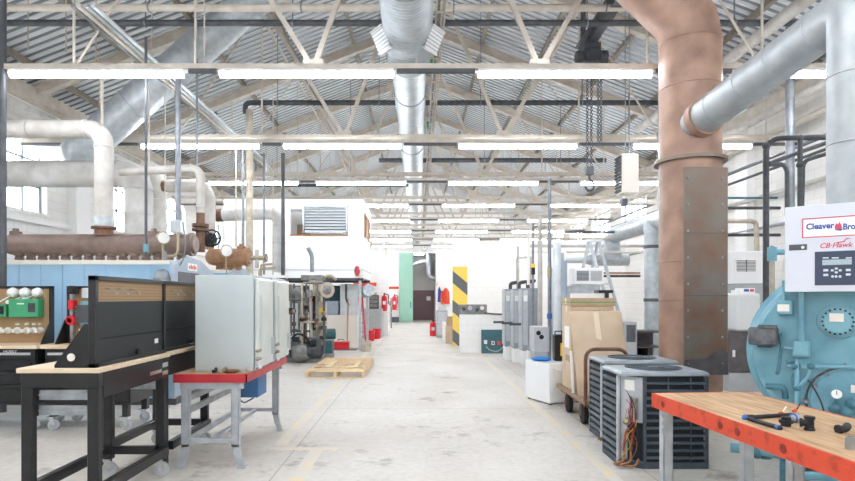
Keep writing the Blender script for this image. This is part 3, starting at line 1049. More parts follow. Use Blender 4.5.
mb.build('flange', 'rusty_pipe', t, W=True)
d = 10.0
p = at(212, 238, d)
t = root('hand_valve', 'black handwheel valve between the two rusty headers', 'valve', p)
mb = MB().torus(p, (.45, -1, 0), .14, .016, 24, 8)
for k in range(3):
    w = PI * k / 3; u = Vector((1, .45, 0)).normalized()
    e = u * math.cos(w) * .135 + Vector((0, 0, math.sin(w) * .135))
    mb.cyl(p - e, p + e, .011, n=8)
mb.build('handwheel', 'black_rubber', t, W=True)
MB().cyl(p, p + Vector((-.12, .28, 0)), .02, n=8).build('spindle', 'steel', t, W=True)
MB().lathe([(-.13, .06), (-.1, .1), (0, .12), (.1, .1), (.13, .06)], p + Vector((-.15, .34, 0)), (0, 0, 1), 16).build('valve_body', 'iron', t, W=True)

# grey duct to the lagged down pipe before the white room
d = 15.4
t = root('lagged_duct', 'pale blue grey lagged pipe bending down in front of the white room', 'duct', (X(279, d), d, 1.7))
MB().tube([at(222, 215, d), at(279, 213, d), at(279, 272, d)], .17, 20, .3, 8).build('run', 'lagging_grey', t, W=True)
MB().cyl(at(211, 216, d), at(223, 215, d), .175, n=20).build('bare_end', 'rusty_pipe', t, W=True)
MB().torus(at(279, 243, d), (0, 0, 1), .172, .012, 20, 6).build('band', 'galv', t, W=True)

# ================================================================== LEFT BOILERS
def sectional_boiler(x0, x1, y0, y1, zt, label, logo):
    t = root('heating_boiler', label, 'boiler', (x1, (y0 + y1) / 2, 0))
    mb = MB()
    n = int((x1 - x0) / .31)
    for i in range(n):
        a = x0 + (x1 - x0 - .06) * i / n; c = x0 + (x1 - x0 - .06) * (i + 1) / n
        mb.b(a + .004, c - .004, y0, y0 + .03, .15, zt)
    mb.b(x0, x1 - .06, y0 + .012, y1, .1, zt - .02)
    mb.build('casing', 'boiler_blue', t, W=True)
    MB().b(x0, x1 - .08, y0 - .02, y1, zt - .02, zt + .04).build('top_cover', 'cream', t, W=True)
    h = y1 - y0
    pts = [(y0 - .02, .1), (y1, .1), (y1, zt - .1), (y0 + h * .62, zt + .1), (y0 + h * .3, zt + .14), (y0 - .02, zt - .02)]
    g = MB().prism(pts, (x1 - .06, 0, 0), (0, 1, 0), (0, 0, 1), (.06, 0, 0)).build('end_panel', 'gable_grey', t, W=True, bevel=.006)
    MB().b(x1, x1 + .008, y0 + .1, y0 + h * .55, zt - .33, zt - .12).build('control_strip', 'dark_grey', t, W=True)
    if logo:
        yb = y0 + h * .28
        pl = MB().b(x1, x1 + .006, yb, yb + .36, zt - .085, zt + .03).build('badge', 'paper', t, W=True)
        pl['label'] = 'white badge with red lettering'
        q = MB()
        for k in range(5):
            q.b(x1 + .006, x1 + .009, yb + .04 + .06 * k, yb + .08 + .06 * k, zt - .06, zt + (.01 if k % 2 else -.01))
        q.build('lettering', 'orange_red', pl, W=True)
    MB().b(x0, x1, y0 + .02, y1, 0, .12).build('plinth', 'dark_grey', t, W=True)
    return t


sectional_boiler(-6.6, -3.62, 8.5, 10.15, 2.12, 'long light blue boiler casing behind the pegboard benches', True)
sectional_boiler(-6.6, -3.62, 11.0, 12.7, 2.1, 'second blue grey boiler whose gable shows above the pale steel cabinets', False)


def header(x0, x1, y, z, r, n, m, label):
    t = root('steam_header', label, 'header', ((x0 + x1) / 2, y, z - r))
    MB().lathe([(0, r * .55), (.05, r * .86), (.13, r), (x1 - x0 - .1, r), (x1 - x0 - .1, r * 1.12), (x1 - x0 - .04, r * 1.12), (x1 - x0 - .04, r * .9), (x1 - x0, r * .8)], (x0, y, z), (1, 0, 0), 28).build('drum', m, t, W=True)
    for i in range(n):
        x = x0 + .25 + (x1 - x0 - .5) * i / (n - 1)
        MB().lathe([(0, r * .40), (.03, r * .42), (.05, r * .34), (.08, r * .5), (.16, r * .5)], (x, y, z - r - .08), (0, 0, 1), 12).build('nozzle', m, t, W=True)
    for f in (.06, .78):
        x = x0 + (x1 - x0) * f
        MB().lathe([(0, .09), (.06, .09), (.06, .045), (.11, .045)], (x, y, z + r - .02), (0, 0, 1), 12).build('plug', m, t, W=True)
    return t


h1 = header(-6.75, -3.62, 9.3, Z(244.5, 9.3), .17, 15, 'header_rust', 'long rusty brown steam header lying above the blue boiler casing')
h2 = header(X(207, 11.4), X(251, 11.4), 11.4, Z(257, 11.4), .17, 5, 'header_tan', 'short tan steam header behind the rusty one')


def gauge(p, r, label, stem_z):
    t = root('pressure_gauge', label, 'gauge', p)
    p = Vector(p); ax = Vector((.62, -.78, 0)).normalized()
    MB().lathe([(-.05, r * .9), (0, r), (.03, r), (.035, r * .9)], p, ax, 24).build('case', 'brass', t, W=True)
    MB().cyl(p + ax * .02, p + ax * .037, r * .86, n=24).build('dial', 'clock_face', t, W=True)
    MB().cyl(p - Vector((0, 0, r)), (p.x, p.y, stem_z), .02, n=8).build('stem', 'brass', t, W=True)
    return t


gauge(at(163, 238, 8.9), .1, 'round white pressure gauge on a stem before the rusty header', Z(263, 8.9))
gauge(at(226, 251, 11.0), .12, 'round white pressure gauge before the short tan header', Z(274, 11.0))
p = at(165, 275, 8.6)
t = root('float_vessel', 'grey domed vessel with valve between the black peg panel and blue casing', 'vessel', (p.x, p.y, 1.7))
MB().lathe([(0, .165), (.2, .165), (.3, .14), (.36, .07), (.37, .03), (.6, .03)], (p.x, p.y, 1.7), (0, 0, 1), 20).build('vessel_body', 'grey_pipe', t, W=True)
MB().tube([at(165, 256, 8.6), at(175, 256, 8.6), at(178, 252, 8.6), at(178, 232, 8.6)], .02, 8, .05).build('line', 'brass', t, W=True)
MB().tube([at(183, 222, 8.7), at(186, 245, 8.7), at(183, 262, 8.7), at(174, 272, 8.6)], .012, 8, .2).build('flexible_line', 'grey_pipe', t, W=True)
MB().b(X(171, 8.8), X(181, 8.8), 8.75, 8.9, Z(233, 8.8), Z(220, 8.8)).build('valve_box', 'galv', t, W=True, bevel=.01)
# header end fittings
p = at(258, 258, 11.3)
t = root('gate_valve', 'white and brass gate valve at the end of the tan header', 'valve', p)
MB().cyl(p - Vector((.14, 0, 0)), p + Vector((.16, 0, 0)), .045, n=12).build('valve_body', 'brass', t, W=True)
MB().cyl(p + Vector((-.02, 0, -.2)), p + Vector((-.02, 0, .16)), .04, n=12).build('bonnet', 'lagging', t, W=True)
MB().torus(p + Vector((.16, 0, 0)), (1, 0, 0), .07, .014, 16, 6).build('handwheel', 'rusty_pipe', t, W=True)

# ================================================================== LEFT WORKBENCHES
def caster(parent, x, y, r=.065, rot=0):
    p = Vector((x, y, r))
    f = MB()
    a = Vector((math.cos(rot), math.sin(rot), 0)); c = Vector((-a.y, a.x, 0))
    for s in (-1, 1):
        f.bar(p + c * s * .028, p + c * s * .028 + Vector((0, 0, r + .03)) - a * .03, .006, .05, a)
    f.b(x - a.x * .03 - .045, x - a.x * .03 + .045, y - a.y * .03 - .04, y - a.y * .03 + .04, 2 * r + .025, 2 * r + .035)
    cs = f.build('caster', 'chrome', parent, W=True)
    MB().lathe([(-.02, r * .8), (-.016, r), (.016, r), (.02, r * .8)], p, c, 20).build('wheel', 'caster_wheel', cs, W=True)
    MB().cyl(p - c * .034, p + c * .034, .016, n=10).build('hub', 'chrome', cs, W=True)
    return cs


BT = 1.105      # bench top height


def panel_bench(x0, x1, y0, y1, label, front):
    t = root('workbench', label, 'workbench', ((x0 + x1) / 2, (y0 + y1) / 2, 0))
    MB().b(x0 - .02, x1 + .02, y0 - .02, y1, BT - .035, BT).build('top', 'butcher_wide', t, W=True, bevel=.004)
    lw = .08
    zr = 2 * .065 + .03
    for (x, y) in ((x0, y0), (x1 - lw, y0), (x0, y1 - lw), (x1 - lw, y1 - lw)):
        z = 0.012 if y == y0 else zr
        MB().b(x, x + lw, y, y + lw * .75, z, BT - .14).build('leg', 'black_steel', t, W=True, bevel=.006)
        if y != y0:
            caster(t, x + lw / 2, y + .04, rot=.5 if x == x0 else .2)
        else:
            MB().cyl((x + lw / 2, y + .035, 0), (x + lw / 2, y + .035, .02), .045, n=14).build('foot', 'black_rubber', t, W=True)
    for s in (0, 1):
        yy = y0 if s == 0 else y1 - .07
        MB().b(x0, x1, yy, yy + .07, BT - .14, BT - .035).build('end_rail', 'black_steel', t, W=True, bevel=.004)
    for xx in (x0, x1 - .03):
        MB().b(xx, xx + .03, y0 + .07, y1 - .07, BT - .22, BT - .035).build('side_rail', 'black_steel', t, W=True, bevel=.003)
        MB().b(xx + .012, xx + .07, y0 + .06, y1 - .07, .2, .28).build('lower_rail', 'black_steel', t, W=True, bevel=.004)
    MB().b(x0 + .06, x1 - .06, y1 - .13, y1 - .09, .22, .29).build('lower_rail', 'black_steel', t, W=True)
    for zz in (BT - .2, BT - .31):
        mb = MB().b(x0 + .095, x1 - .095, y0 + .055, y0 + .075, zz - .035, zz + .035)
        mb.b(x0 + .095, x1 - .095, y0 + .045, y0 + .06, zz - .006, zz + .006)
        mb.build('drawer_slide', 'steel', t, W=True)
    for zz in (BT - .1, BT - .17):
        MB().b(x1 - .02, x1 + .008, y1 - .13, y1 - .02, zz - .02, zz + .02).build('bracket_plate', 'chrome', t, W=True)
    MB().b(x1 - .02, x1 + .006, y1 - .36, y1 - .14, BT - .16, BT - .13).build('bracket_plate', 'chrome', t, W=True)
    # upright board along the aisle side
    bx0, bx1, zt = x1 - .062, x1 - .03, 1.76
    fr = MB()
    for yy in (y0, y1 - .04):
        fr.b(bx0 - .01, bx1 + .012, yy, yy + .04, BT, zt)
    fr.b(bx0 - .01, bx1 + .012, y0, y1, zt - .035, zt)
    fr.b(bx0 - .01, bx1 + .012, y0, y1, BT, BT + .03)
    bd = fr.build('board_frame', 'black_steel', t, W=True, bevel=.003)
    MB().b(bx0 + .008, bx1 - .006, y0 + .04, y1 - .04, 1.565, zt - .035).build('pegboard', 'pegboard_side', bd, W=True)
    MB().b(bx0, bx1, y0 + .04, y1 - .04, BT + .03, 1.575).build('panel', 'black_panel', bd, W=True, bevel=.003)
    MB().b(bx1, bx1 + .003, y0 + .08, y1 - .08, 1.3, 1.312).build('slot_row', 'black_rubber', bd, W=True)
    for k in range(3):
        yy = y0 + .16 + .17 * k
        MB().tube([(bx1 - .01, yy, 1.67), (bx1 + .04, yy, 1.67), (bx1 + .05, yy + .05, 1.625), (bx1 + .045, yy + .08, 1.64)], .004, 6, .02).build('hook', 'steel', bd, W=True)
    MB().cyl((bx1, y0 + .62, BT + .06), (bx1 + .02, y0 + .62, BT + .06), .025, n=14).build('cable_port', 'black_rubber', bd, W=True)
    MB().b(bx1, bx1 + .004, y1 - .2, y1 - .14, BT + .1, BT + .14).build('sticker', 'paper', bd, W=True)
    for yy in (y0 + .005, y1 - .045):
        mb = MB().prism([(0, 0), (-.24, 0), (-.24, .02), (-.03, .31), (0, .31)], (bx0 - .01, yy, BT), (1, 0, 0), (0, 0, 1), (0, .012, 0))
        b = mb.build('bracket', 'black_steel', t, W=True)
        MB().cyl((bx0 - .13, yy - .006, BT + .075), (bx0 - .13, yy, BT + .075), .028, n=14).build('cap', 'cream', b, W=True)
    return t


panel_bench(-2.81, -2.262, 4.03, 5.16, 'black workbench nearest the camera with pale wood top and tall black peg panel', True)
panel_bench(-2.90, -2.30, 5.2, 6.3, 'second black peg panel workbench right behind the nearest one', False)


BT = 1.03


def drawer_bench(x0, x1, label, txt):
    y0, y1 = 6.82, 7.5
    t = root('tool_bench', label, 'workbench', ((x0 + x1) / 2, (y0 + y1) / 2, 0))
    MB().b(x0, x1, y0, y1, BT - .04, BT).build('top', 'butcher_wide', t, W=True, bevel=.003)
    MB().b(x0 + .03, x1 - .03, y0 + .05, y1 - .02, .32, BT - .04).build('cabinet', 'black_steel', t, W=True, bevel=.004)
    zz = BT - .055
    for k, h in enumerate((.12, .13, .17, .2)):
        dr = MB().b(x0 + .04, x1 - .04, y0 + .025, y0 + .05, zz - h + .01, zz).build('drawer', 'black_panel', t, W=True, bevel=.003)
        MB().b(x0 + .08, x1 - .08, y0 + .005, y0 + .03, zz - .06, zz - .03).build('handle', 'chrome' if k == 0 else 'black_steel', dr, W=True)
        if k == 0 and txt:
            lettering(txt, .04, 'paper', dr, Matrix.Translation((X(2, y0) - (x0 + x1) / 2, y0 + .022 - (y0 + y1) / 2, zz - .03)) @ Matrix.Rotation(PI / 2, 4, 'X'), width=.16)
        zz -= h
    for x in (x0 + .1, x1 - .1):
        for y in (y0 + .1, y1 - .1):
            MB().b(x - .035, x + .035, y - .035, y + .035, .165, .33).build('leg', 'black_steel', t, W=True)
            caster(t, x, y, rot=.3)
    return t


tb1 = drawer_bench(-5.9, -4.56, 'black drawer bench on casters carrying the green box pegboard', 'HUSKY')
tb2 = drawer_bench(-4.52, -3.44, 'black drawer bench on casters carrying the red valve pegboard', None)


def peg_stand(x0, x1, y, zt, label, left_bracket):
    t = root('pegboard_stand', label, 'pegboard', ((x0 + x1) / 2, y, BT))
    mb = MB()
    mb.b(x0, x1, y - .01, y + .05, zt - .035, zt)
    for x in (x0, x1 - .035):
        mb.b(x, x + .035, y - .01, y + .05, BT, zt)
    mb.build('frame', 'black_steel', t, W=True, bevel=.003)
    MB().b(x0 + .03, x1 - .035, y + .01, y + .03, BT + .005, zt - .03).build('board', 'pegboard_front', t, W=True)
    for x in ((x0 - .012, x1) if left_bracket else (x1,)):
        MB().prism([(0, 0), (-.22, 0), (-.22, .02), (-.03, .3), (0, .3)], (x, y, BT), (0, 1, 0), (0, 0, 1), (.012, 0, 0)).build('bracket', 'black_steel', t, W=True)
    return t


Y1 = 7.2
p1 = peg_stand(-5.85, X(52, Y1), Y1, Z(286, Y1), 'framed pegboard with green boxes and white lampholders on the left bench', False)
p2 = peg_stand(X(67, Y1), -3.5, Y1, Z(286, Y1), 'framed pegboard with red valves and a pale grey panel beside it', True)
yb = Y1 + .01


def board_box(t, px0, px1, py0, py1, dep, m, name, bevel=.008):
    return MB().b(X(px0, Y1), X(px1, Y1), yb - dep, yb, Z(py1, Y1), Z(py0, Y1)).build(name, m, t, W=True, bevel=bevel)


g = board_box(p1, 14.5, 44, 299, 317, .12, 'green_box', 'control_box')
MB().b(X(34, Y1), X(41, Y1), yb - .124, yb - .12, Z(312, Y1), Z(303, Y1)).build('label_plate', 'dark_pipe', g, W=True)
MB().b(X(23, Y1), X(30, Y1), yb - .122, yb - .12, Z(304.2, Y1), Z(303, Y1)).build('lettering', 'paper', g, W=True)
g = board_box(p1, -7, 10.5, 304, 317, .1, 'green_box', 'control_box')
MB().b(X(3.5, Y1), X(9, Y1), yb - .104, yb - .1, Z(314, Y1), Z(306, Y1)).build('label_plate', 'black_steel', g, W=True)
for px in (14, 26, 38.5):
    MB().lathe([(0, .06), (.03, .062), (.07, .05), (.09, .02)], (X(px, Y1), yb, Z(292.5, Y1)), (0, -1, 0), 18).build('thermostat', 'plastic_white', p1, W=True)
for px in (0, 8.5, 18, 27.5, 34, 41):
    b = MB().lathe([(0, .04), (.03, .042), (.05, .028), (.11, .022)], (X(px, Y1), yb, Z(330.5, Y1)), (0, -1, 0), 14).build('lampholder', 'plastic_white', p1, W=True)
    MB().b(X(px - 3, Y1), X(px + 3, Y1), yb - .02, yb, Z(332, Y1), Z(329.5, Y1)).build('ear', 'plastic_white', b, W=True)
for px in (18, 27.5, 34.5, 41):
    MB().lathe([(0, .016), (.03, .016), (.05, .01)], (X(px, Y1), yb, Z(324, Y1)), (0, -1, 0), 10).build('switch', 'plastic_white', p1, W=True)
MB().lathe([(0, .025), (.05, .025)], (X(9.5, Y1), yb, Z(302, Y1)), (0, -1, 0), 12).build('switch', 'plastic_white', p1, W=True)
MB().lathe([(0, .035), (.05, .03)], (X(26, Y1), yb, Z(299, Y1)), (0, -1, 0), 12).build('switch', 'plastic_white', p1, W=True)
for (a, c) in (((0, 302), (11, 296)), ((9.5, 302), (22, 297)), ((26, 299), (35, 295))):
    MB().tube([(X(a[0], Y1), yb - .02, Z(a[1], Y1)), (X(c[0], Y1), yb - .02, Z(c[1], Y1))], .009, 6).build('cable', 'plastic_white', p1, W=True)
# red valves on the second board
MB().b(X(72, Y1), X(76, Y1), yb - .07, yb - .03, Z(339, Y1), Z(286, Y1)).build('pipe_stack', 'steel', p2, W=True, bevel=.01)
board_box(p2, 72, 77.5, 300, 309.5, .1, 'red', 'valve_body')
mb = MB().lathe([(0, .03), (.02, .06), (.1, .06), (.12, .03)], (X(74.5, Y1), yb - .12, Z(320, Y1)), (0, 1, 0), 16)
mb.b(X(71.3, Y1), X(79, Y1), yb - .12, yb - .04, Z(322, Y1), Z(316.5, Y1)).build('pump', 'red', p2, W=True)
mb = MB().lathe([(0, .03), (.02, .055), (.1, .055), (.11, .03)], (X(75.5, Y1), yb - .13, Z(290, Y1)), (0, 1, 0), 10)
mb.b(X(71, Y1), X(81, Y1), yb - .1, yb - .05, Z(294, Y1), Z(287, Y1)).build('actuator', 'black_rubber', p2, W=True)
board_box(p2, 81, 92, 301.5, 326, .03, 'teal', 'back_plate')
mb = MB()
for k in range(6):
    mb.b(X(78.5, Y1), X(92, Y1), yb - .09, yb - .03, Z(322.2 - 2.8 * k, Y1), Z(320.2 - 2.8 * k, Y1))
mb.b(X(79, Y1), X(92, Y1), yb - .06, yb - .03, Z(322.5, Y1), Z(305, Y1))
mb.build('terminal_block', 'dark_grey', p2, W=True)
board_box(p2, 83, 92, 288, 298, .05, 'pale_grey', 'meter')
MB().tube([(X(77, Y1), yb - .03, Z(336, Y1)), (X(84, Y1), yb - .03, Z(335, Y1)), (X(80, Y1), yb - .03, Z(329, Y1))], .01, 6, .03).build('cable', 'plastic_white', p2, W=True)

# ================================================================== LEFT RED BENCH
TZ = .885


def splay_leg(t, x, y, dx, zt, m='grey_leg'):
    """channel leg whose foot flares out along y"""
    mb = MB()
    mb.b(x - .032, x + .032, y - .004, y + .004, .2, zt)
    for s in (-1, 1):
        mb.b(x + s * .032 - .004, x + s * .032 + .004, y - .004, y + .055, .2, zt)
    vs = []
    for z, o, w in ((.22, 0, .033), (.1, dx * .35, .03), (.012, dx, .026)):
        vs += [(x - w + o, y - .004, z), (x + w + o, y - .004, z), (x + w + o, y + .05, z), (x - w + o, y + .05, z)]
    mb.rings([[Vector(v) for v in vs[i:i + 4]] for i in (0, 4, 8)], smooth=False)
    mb.b(x + dx - .035, x + dx + .035, y - .02, y + .06, 0, .014)
    return mb.build('leg', m, t, W=True)


x0, x1, y0, y1 = -2.29, -1.60, 5.33, 6.95
t = root('steel_workbench', 'pale grey steel bench with red edged wood top in front of the steel cabinets', 'workbench', ((x0 + x1) / 2, (y0 + y1) / 2, 0))
top = MB().b(x0 + .012, x1 - .012, y0 + .012, y1 - .012, TZ - .07, TZ).build('top', 'butcher_worn', t, W=True)
mb = MB()
mb.b(x0, x1, y0, y0 + .012, TZ - .078, TZ + .001); mb.b(x0, x1, y1 - .012, y1, TZ - .078, TZ + .001)
mb.b(x0, x0 + .012, y0, y1, TZ - .078, TZ + .001); mb.b(x1 - .012, x1, y0, y1, TZ - .078, TZ + .001)
mb.build('edge_band', 'red_edge', top, W=True, label='red painted edge band')
MB().b(x0 + .05, x1 - .05, y0 + .03, y0 + .08, TZ - .14, TZ - .08).build('apron', 'grey_leg', t, W=True)
MB().b(x0 + .05, x1 - .05, y1 - .08, y1 - .03, TZ - .14, TZ - .08).build('apron', 'grey_leg', t, W=True)
for x, dx in ((x0 + .1, -.05), (x1 - .12, .06)):
    splay_leg(t, x, y0 + .03, dx, TZ - .09)
    splay_leg(t, x, y1 - .09, dx, TZ - .09)
MB().b(x0 + .12, x1 - .14, y0 + .03, y0 + .075, .235, .275).build('stretcher', 'grey_leg', t, W=True)
MB().b(x0 + .12, x1 - .14, y1 - .09, y1 - .045, .235, .275).build('stretcher', 'grey_leg', t, W=True)
for z in (.5, .62):
    MB().b(x0 + .09, x0 + .12, y0 + .04, y1 - .06, z, z + .06).build('side_rail', 'grey_leg', t, W=True)
MB().b(x0 + .1, x0 + .15, y0 + .04, y1 - .06, .24, .28).build('stringer', 'grey_leg', t, W=True)
MB().b(-1.98, -1.94, y0 + .04, y1 - .06, .235, .265).build('stringer', 'grey_leg', t, W=True)
MB().b(-1.87, -1.66, 5.92, 6.25, TZ - .32, TZ - .08).build('switch_box', 'blue_box', t, W=True, bevel=.008)
MB().tube([(-1.84, 5.92, TZ - .15), (-1.84, 5.8, TZ - .28), (-1.78, 5.8, TZ - .36), (-1.72, 5.95, TZ - .33)], .008, 6, .08).build('cable', 'dark_grey', t, W=True)


def steel_enclosure(y0, y1, xl, xr, label):
    t = root('steel_enclosure', label, 'cabinet', ((xl + xr) / 2, (y0 + y1) / 2, TZ))
    zt = 1.825
    MB().b(xl, xr, y0, y1, TZ, zt).build('body', 'pale_cabinet', t, W=True, bevel=.006)
    mb = MB().b(xr + .004, xr + .05, y0 + .02, y1 - .02, TZ + .03, zt - .03)
    dr = mb.build('door', 'pale_door', t, W=True, bevel=.018, seg=3)
    MB().b(xr + .05, xr + .055, y0 + .06, y0 + .1, TZ + .2, zt - .2).build('door_rib', 'pale_cabinet', dr, W=True)
    MB().b(xr + .05, xr + .085, y1 - .12, y1 - .09, TZ + .12, TZ + .3).build('handle', 'chrome', dr, W=True)
    for z, m in ((TZ + .035, 'plastic_white'), (TZ + .12, 'brass'), (TZ + .2, 'brass')):
        MB().tube([(xr + .02, y0 + .006, z), (xr + .075, y0 + .006, z), (xr + .075, y0 - .05, z + .02)], .011, 8, .02).build('fitting', m, t, W=True)
        MB().cyl((xr + .03, y0 + .006, z), (xr + .05, y0 + .006, z), .02, n=6, smooth=False).build('nut', 'chrome', t, W=True)
    return t


steel_enclosure(5.56, 6.16, -2.175, -1.605, 'pale grey steel cabinet with rounded door, front one on the red edged bench')
steel_enclosure(6.28, 6.9, -2.15, -1.605, 'pale grey steel cabinet with rounded door, rear one on the red edged bench')
# small things on the bench
t = root('copper_dish', 'shallow brown dish on the red edged bench at the cabinet foot', 'dish', (-1.79, 5.46, TZ))
MB().lathe([(0, .05), (.004, .06), (.022, .085), (.022, .08), (.008, .055)], (-1.79, 5.46, TZ), (0, 0, 1), 24).build('bowl', 'copper', t, W=True)
for i, (x, y, rz, m, lab) in enumerate(((-1.93, 5.44, .4, 'iron', 'dark pipe elbow lying on the red edged bench'), (-1.87, 5.47, 1.8, 'brass', 'small brass fitting beside the dark elbow on the red edged bench'),
                                        (-1.645, 5.45, .9, 'lagging', 'pale plastic fitting at the bench corner beside the brown dish'))):
    c = math.cos(rz) * .035; s = math.sin(rz) * .035
    one(MB().tube([(x - c, y - s, TZ + .018), (x, y, TZ + .018), (x + s, y - c, TZ + .045)], .016, 10, .02), 'pipe_fitting', m, lab, 'fitting')
for i, (y, h) in enumerate(((6.0, .1), (6.35, .16), (6.6, .12))):
    one(MB().tube([(-1.74 - .05 * i, y + .25 - .1 * i, 1.826), (-1.74 - .05 * i, y + .25 - .1 * i, 1.82 + h), (-1.66, y + .25 - .1 * i, 1.83 + h)], .014, 8, .03), 'pipe_stub', 'brass',
        'thin brass pipe stub on the steel cabinet tops, %s from the camera' % ORD[i], 'pipe')

# ================================================================== WHITE MEZZANINE ROOM
yf, yr, xl, xr, zb, zt = 17.3, 20.0, -5.9, -1.67, 2.34, 4.6
t = root('mezzanine_room', 'white boxed room raised on steel posts with a louvred front opening', 'mezzanine room', ((xl + xr) / 2, yf, 0))
ow = (X(290, yf), X(348, yf), 3.53, 4.3)
mb = MB()
mb.b(xl, ow[0], yf, yf + .1, zb, zt); mb.b(ow[1], xr, yf, yf + .1, zb, zt); mb.b(ow[0], ow[1], yf, yf + .1, zb, ow[2]); mb.b(ow[0], ow[1], yf, yf + .1, ow[3], zt)
mb.build('front_wall', 'white_paint', t, W=True)
mb = MB()
wz0, wz1 = 3.5, 4.25
ww = ((17.75, 18.4), (18.8, 19.5))
py = yf + .1
for a, c in ww:
    mb.b(xr - .1, xr, py, a, zb, zt); mb.b(xr - .1, xr, a, c, zb, wz0); mb.b(xr - .1, xr, a, c, wz1, zt); py = c
mb.b(xr - .1, xr, py, yr, zb, zt)
mb.build('side_wall', 'white_paint', t, W=True)
MB().b(xl, xr, yr - .1, yr, zb, zt).build('rear_wall', 'white_paint', t, W=True)
MB().b(xl, xl + .1, yf + .1, yr - .1, zb, zt).build('side_wall', 'white_paint', t, W=True)
MB().b(xl, xr, yf, yr, zb - .13, zb).build('deck', 'white_paint', t, W=True)
MB().b(xl - .02, xr + .02, yf - .02, yr, zb + .1, zb + .13).build('trim', 'pale_grey', t, W=True)
for a, c in ww:
    mb = MB().b(xr - .02, xr + .02, a, a + .05, wz0, wz1); mb.b(xr - .02, xr + .02, c - .05, c, wz0, wz1); mb.b(xr - .02, xr + .02, a, c, wz0, wz0 + .05); mb.b(xr - .02, xr + .02, a, c, wz1 - .05, wz1)
    fr = mb.build('window_frame', 'sill_wood', t, W=True)
    MB().b(xr - .06, xr - .052, a, c, wz0, wz1).build('pane', 'glass', fr, W=True)
MB().b(ow[0], ow[1], yf - .03, yf + .12, ow[2] - .04, ow[2]).build('sill', 'sill_wood', t, W=True)
lx0, lx1, lz0, lz1 = X(303.5, yf), X(348, yf), 3.55, Z(206, yf)
mb = MB().b(lx0, lx0 + .05, yf - .14, yf + .02, lz0, lz1); mb.b(lx1 - .05, lx1, yf - .14, yf + .02, lz0, lz1); mb.b(lx0, lx1, yf - .14, yf + .02, lz1 - .04, lz1); mb.b(lx0, lx1, yf - .14, yf + .02, lz0, lz0 + .04)
lv = mb.build('louvre', 'steel', t, W=True)
mb = MB()
for k in range(9):
    z = lz0 + .08 + (lz1 - lz0 - .14) * k / 8
    mb.bar((lx0 + .05, yf - .07, z), (lx1 - .05, yf - .07, z), .1, .012, (0, -.65, .75))
mb.build('blades', 'pale_grey', lv, W=True)
MB().b(lx0 + .05, lx1 - .05, yf + .0, yf + .02, lz0, lz1).build('louvre_backing', 'dark_grey', lv, W=True)
for (x, y) in ((xl + .1, yf + .1), (xl + 1.9, yf + .1), (xr - .1, yf + .1), (xr - .1, yr - .1)):
    MB().b(x - .04, x + .04, y - .04, y + .04, 0, zb - .13).build('post', 'galv', t, W=True)
for yy in (yf + .1, yr - .1):
    MB().b(xl, xr, yy - .04, yy + .04, zb - .21, zb - .13).build('beam', 'dark_grey', t, W=True)
one(MB().b(-3.95, -3.55, 18.6, 18.9, zb + .002, 4.0), 'locker', 'cart_wood', 'brown cupboard inside the raised white room seen through its opening', 'cupboard')
t = root('hose_reel', 'small red hose reel under the corner of the raised white room', 'hose reel', (X(357, 17.1), 17.1, 2.2))
MB().torus((X(357, 17.1), 17.12, Z(271, 17.1)), (1, .3, 0), .1, .06, 20, 8).build('hose', 'red_ladder', t, W=True)
MB().cyl((X(355, 17.1), 17.12, Z(271, 17.1)), (X(359, 17.1), 17.2, Z(271, 17.1)), .05, n=12).build('drum', 'dark_grey', t, W=True)

# plant under the raised room
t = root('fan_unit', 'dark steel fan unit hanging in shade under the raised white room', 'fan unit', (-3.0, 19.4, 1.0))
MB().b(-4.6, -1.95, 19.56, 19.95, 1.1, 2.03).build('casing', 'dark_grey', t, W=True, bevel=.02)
MB().b(X(326, 19.3), X(338, 19.3), 19.52, 19.56, 1.5, 1.95).build('fan_box', 'teal_board', t, W=True, bevel=.01)
for x in (-4.5, -2.1):
    MB().b(x - .04, x + .04, 19.7, 19.8, 0, 1.1).build('leg', 'dark_grey', t, W=True)
d = 18.6
t = root('plenum_cabinet', 'white base cabinet with galvanized plenum under the raised white room', 'cabinet', (X(342, d), d, 0))
MB().b(X(318, d), X(358, d), d, d + .9, 0, Z(315, d)).build('base', 'cream', t, W=True, bevel=.01)
MB().b(X(340, d), X(358, d), d + .02, d + .8, Z(315, d), Z(284, d)).build('plenum', 'galv_light', t, W=True, bevel=.01)
MB().b(X(325, d), X(338, d), d + .05, d + .6, Z(315, d), Z(301, d)).build('fan_box', 'gable_grey', t, W=True, bevel=.01)
MB().tube([at(346, 284, d - .05), at(346, 300, d - .05), at(349, 305, d - .05)], .03, 8, .1).build('trap', 'dark_pipe', t, W=True)
MB().tube([at(357, 292, d + .3), at(366, 292, d + .2), at(369, 290, d - .2)], .2, 18, .25).build('duct_elbow', 'steel', t, W=True)
one(MB().cyl(at(347, 351, 18.2), at(348.2, 299, 18.5), .022, n=8), 'wooden_pole', 'cardboard_dark', 'thin wooden pole leaning on the white base cabinet', 'pole')
t = root('toolbox', 'low red toolbox on the floor by the white base cabinet', 'toolbox', (X(341, 17.6), 17.6, 0))
MB().b(X(334, 17.6), X(349, 17.6), 17.5, 17.8, 0.02, .2).build('body', 'red', t, W=True, bevel=.02)
MB().b(X(333.5, 17.6), X(349.5, 17.6), 17.48, 17.82, .2, .25).build('lid', 'red', t, W=True, bevel=.015)
MB().tube([at(338, 341, 17.6), at(338, 339.5, 17.6), at(344, 339.5, 17.6), at(344, 341, 17.6)], .012, 6, .02).build('handle', 'black_rubber', t, W=True)
MB().b(X(333, 17.6), X(357, 17.6), 17.42, 17.9, 0, .02).build('tray', 'dark_grey', t, W=True)
t = root('step_ladder', 'red step ladder leaning beside the duct elbow', 'ladder', (X(362, 18), 17.8, 0))
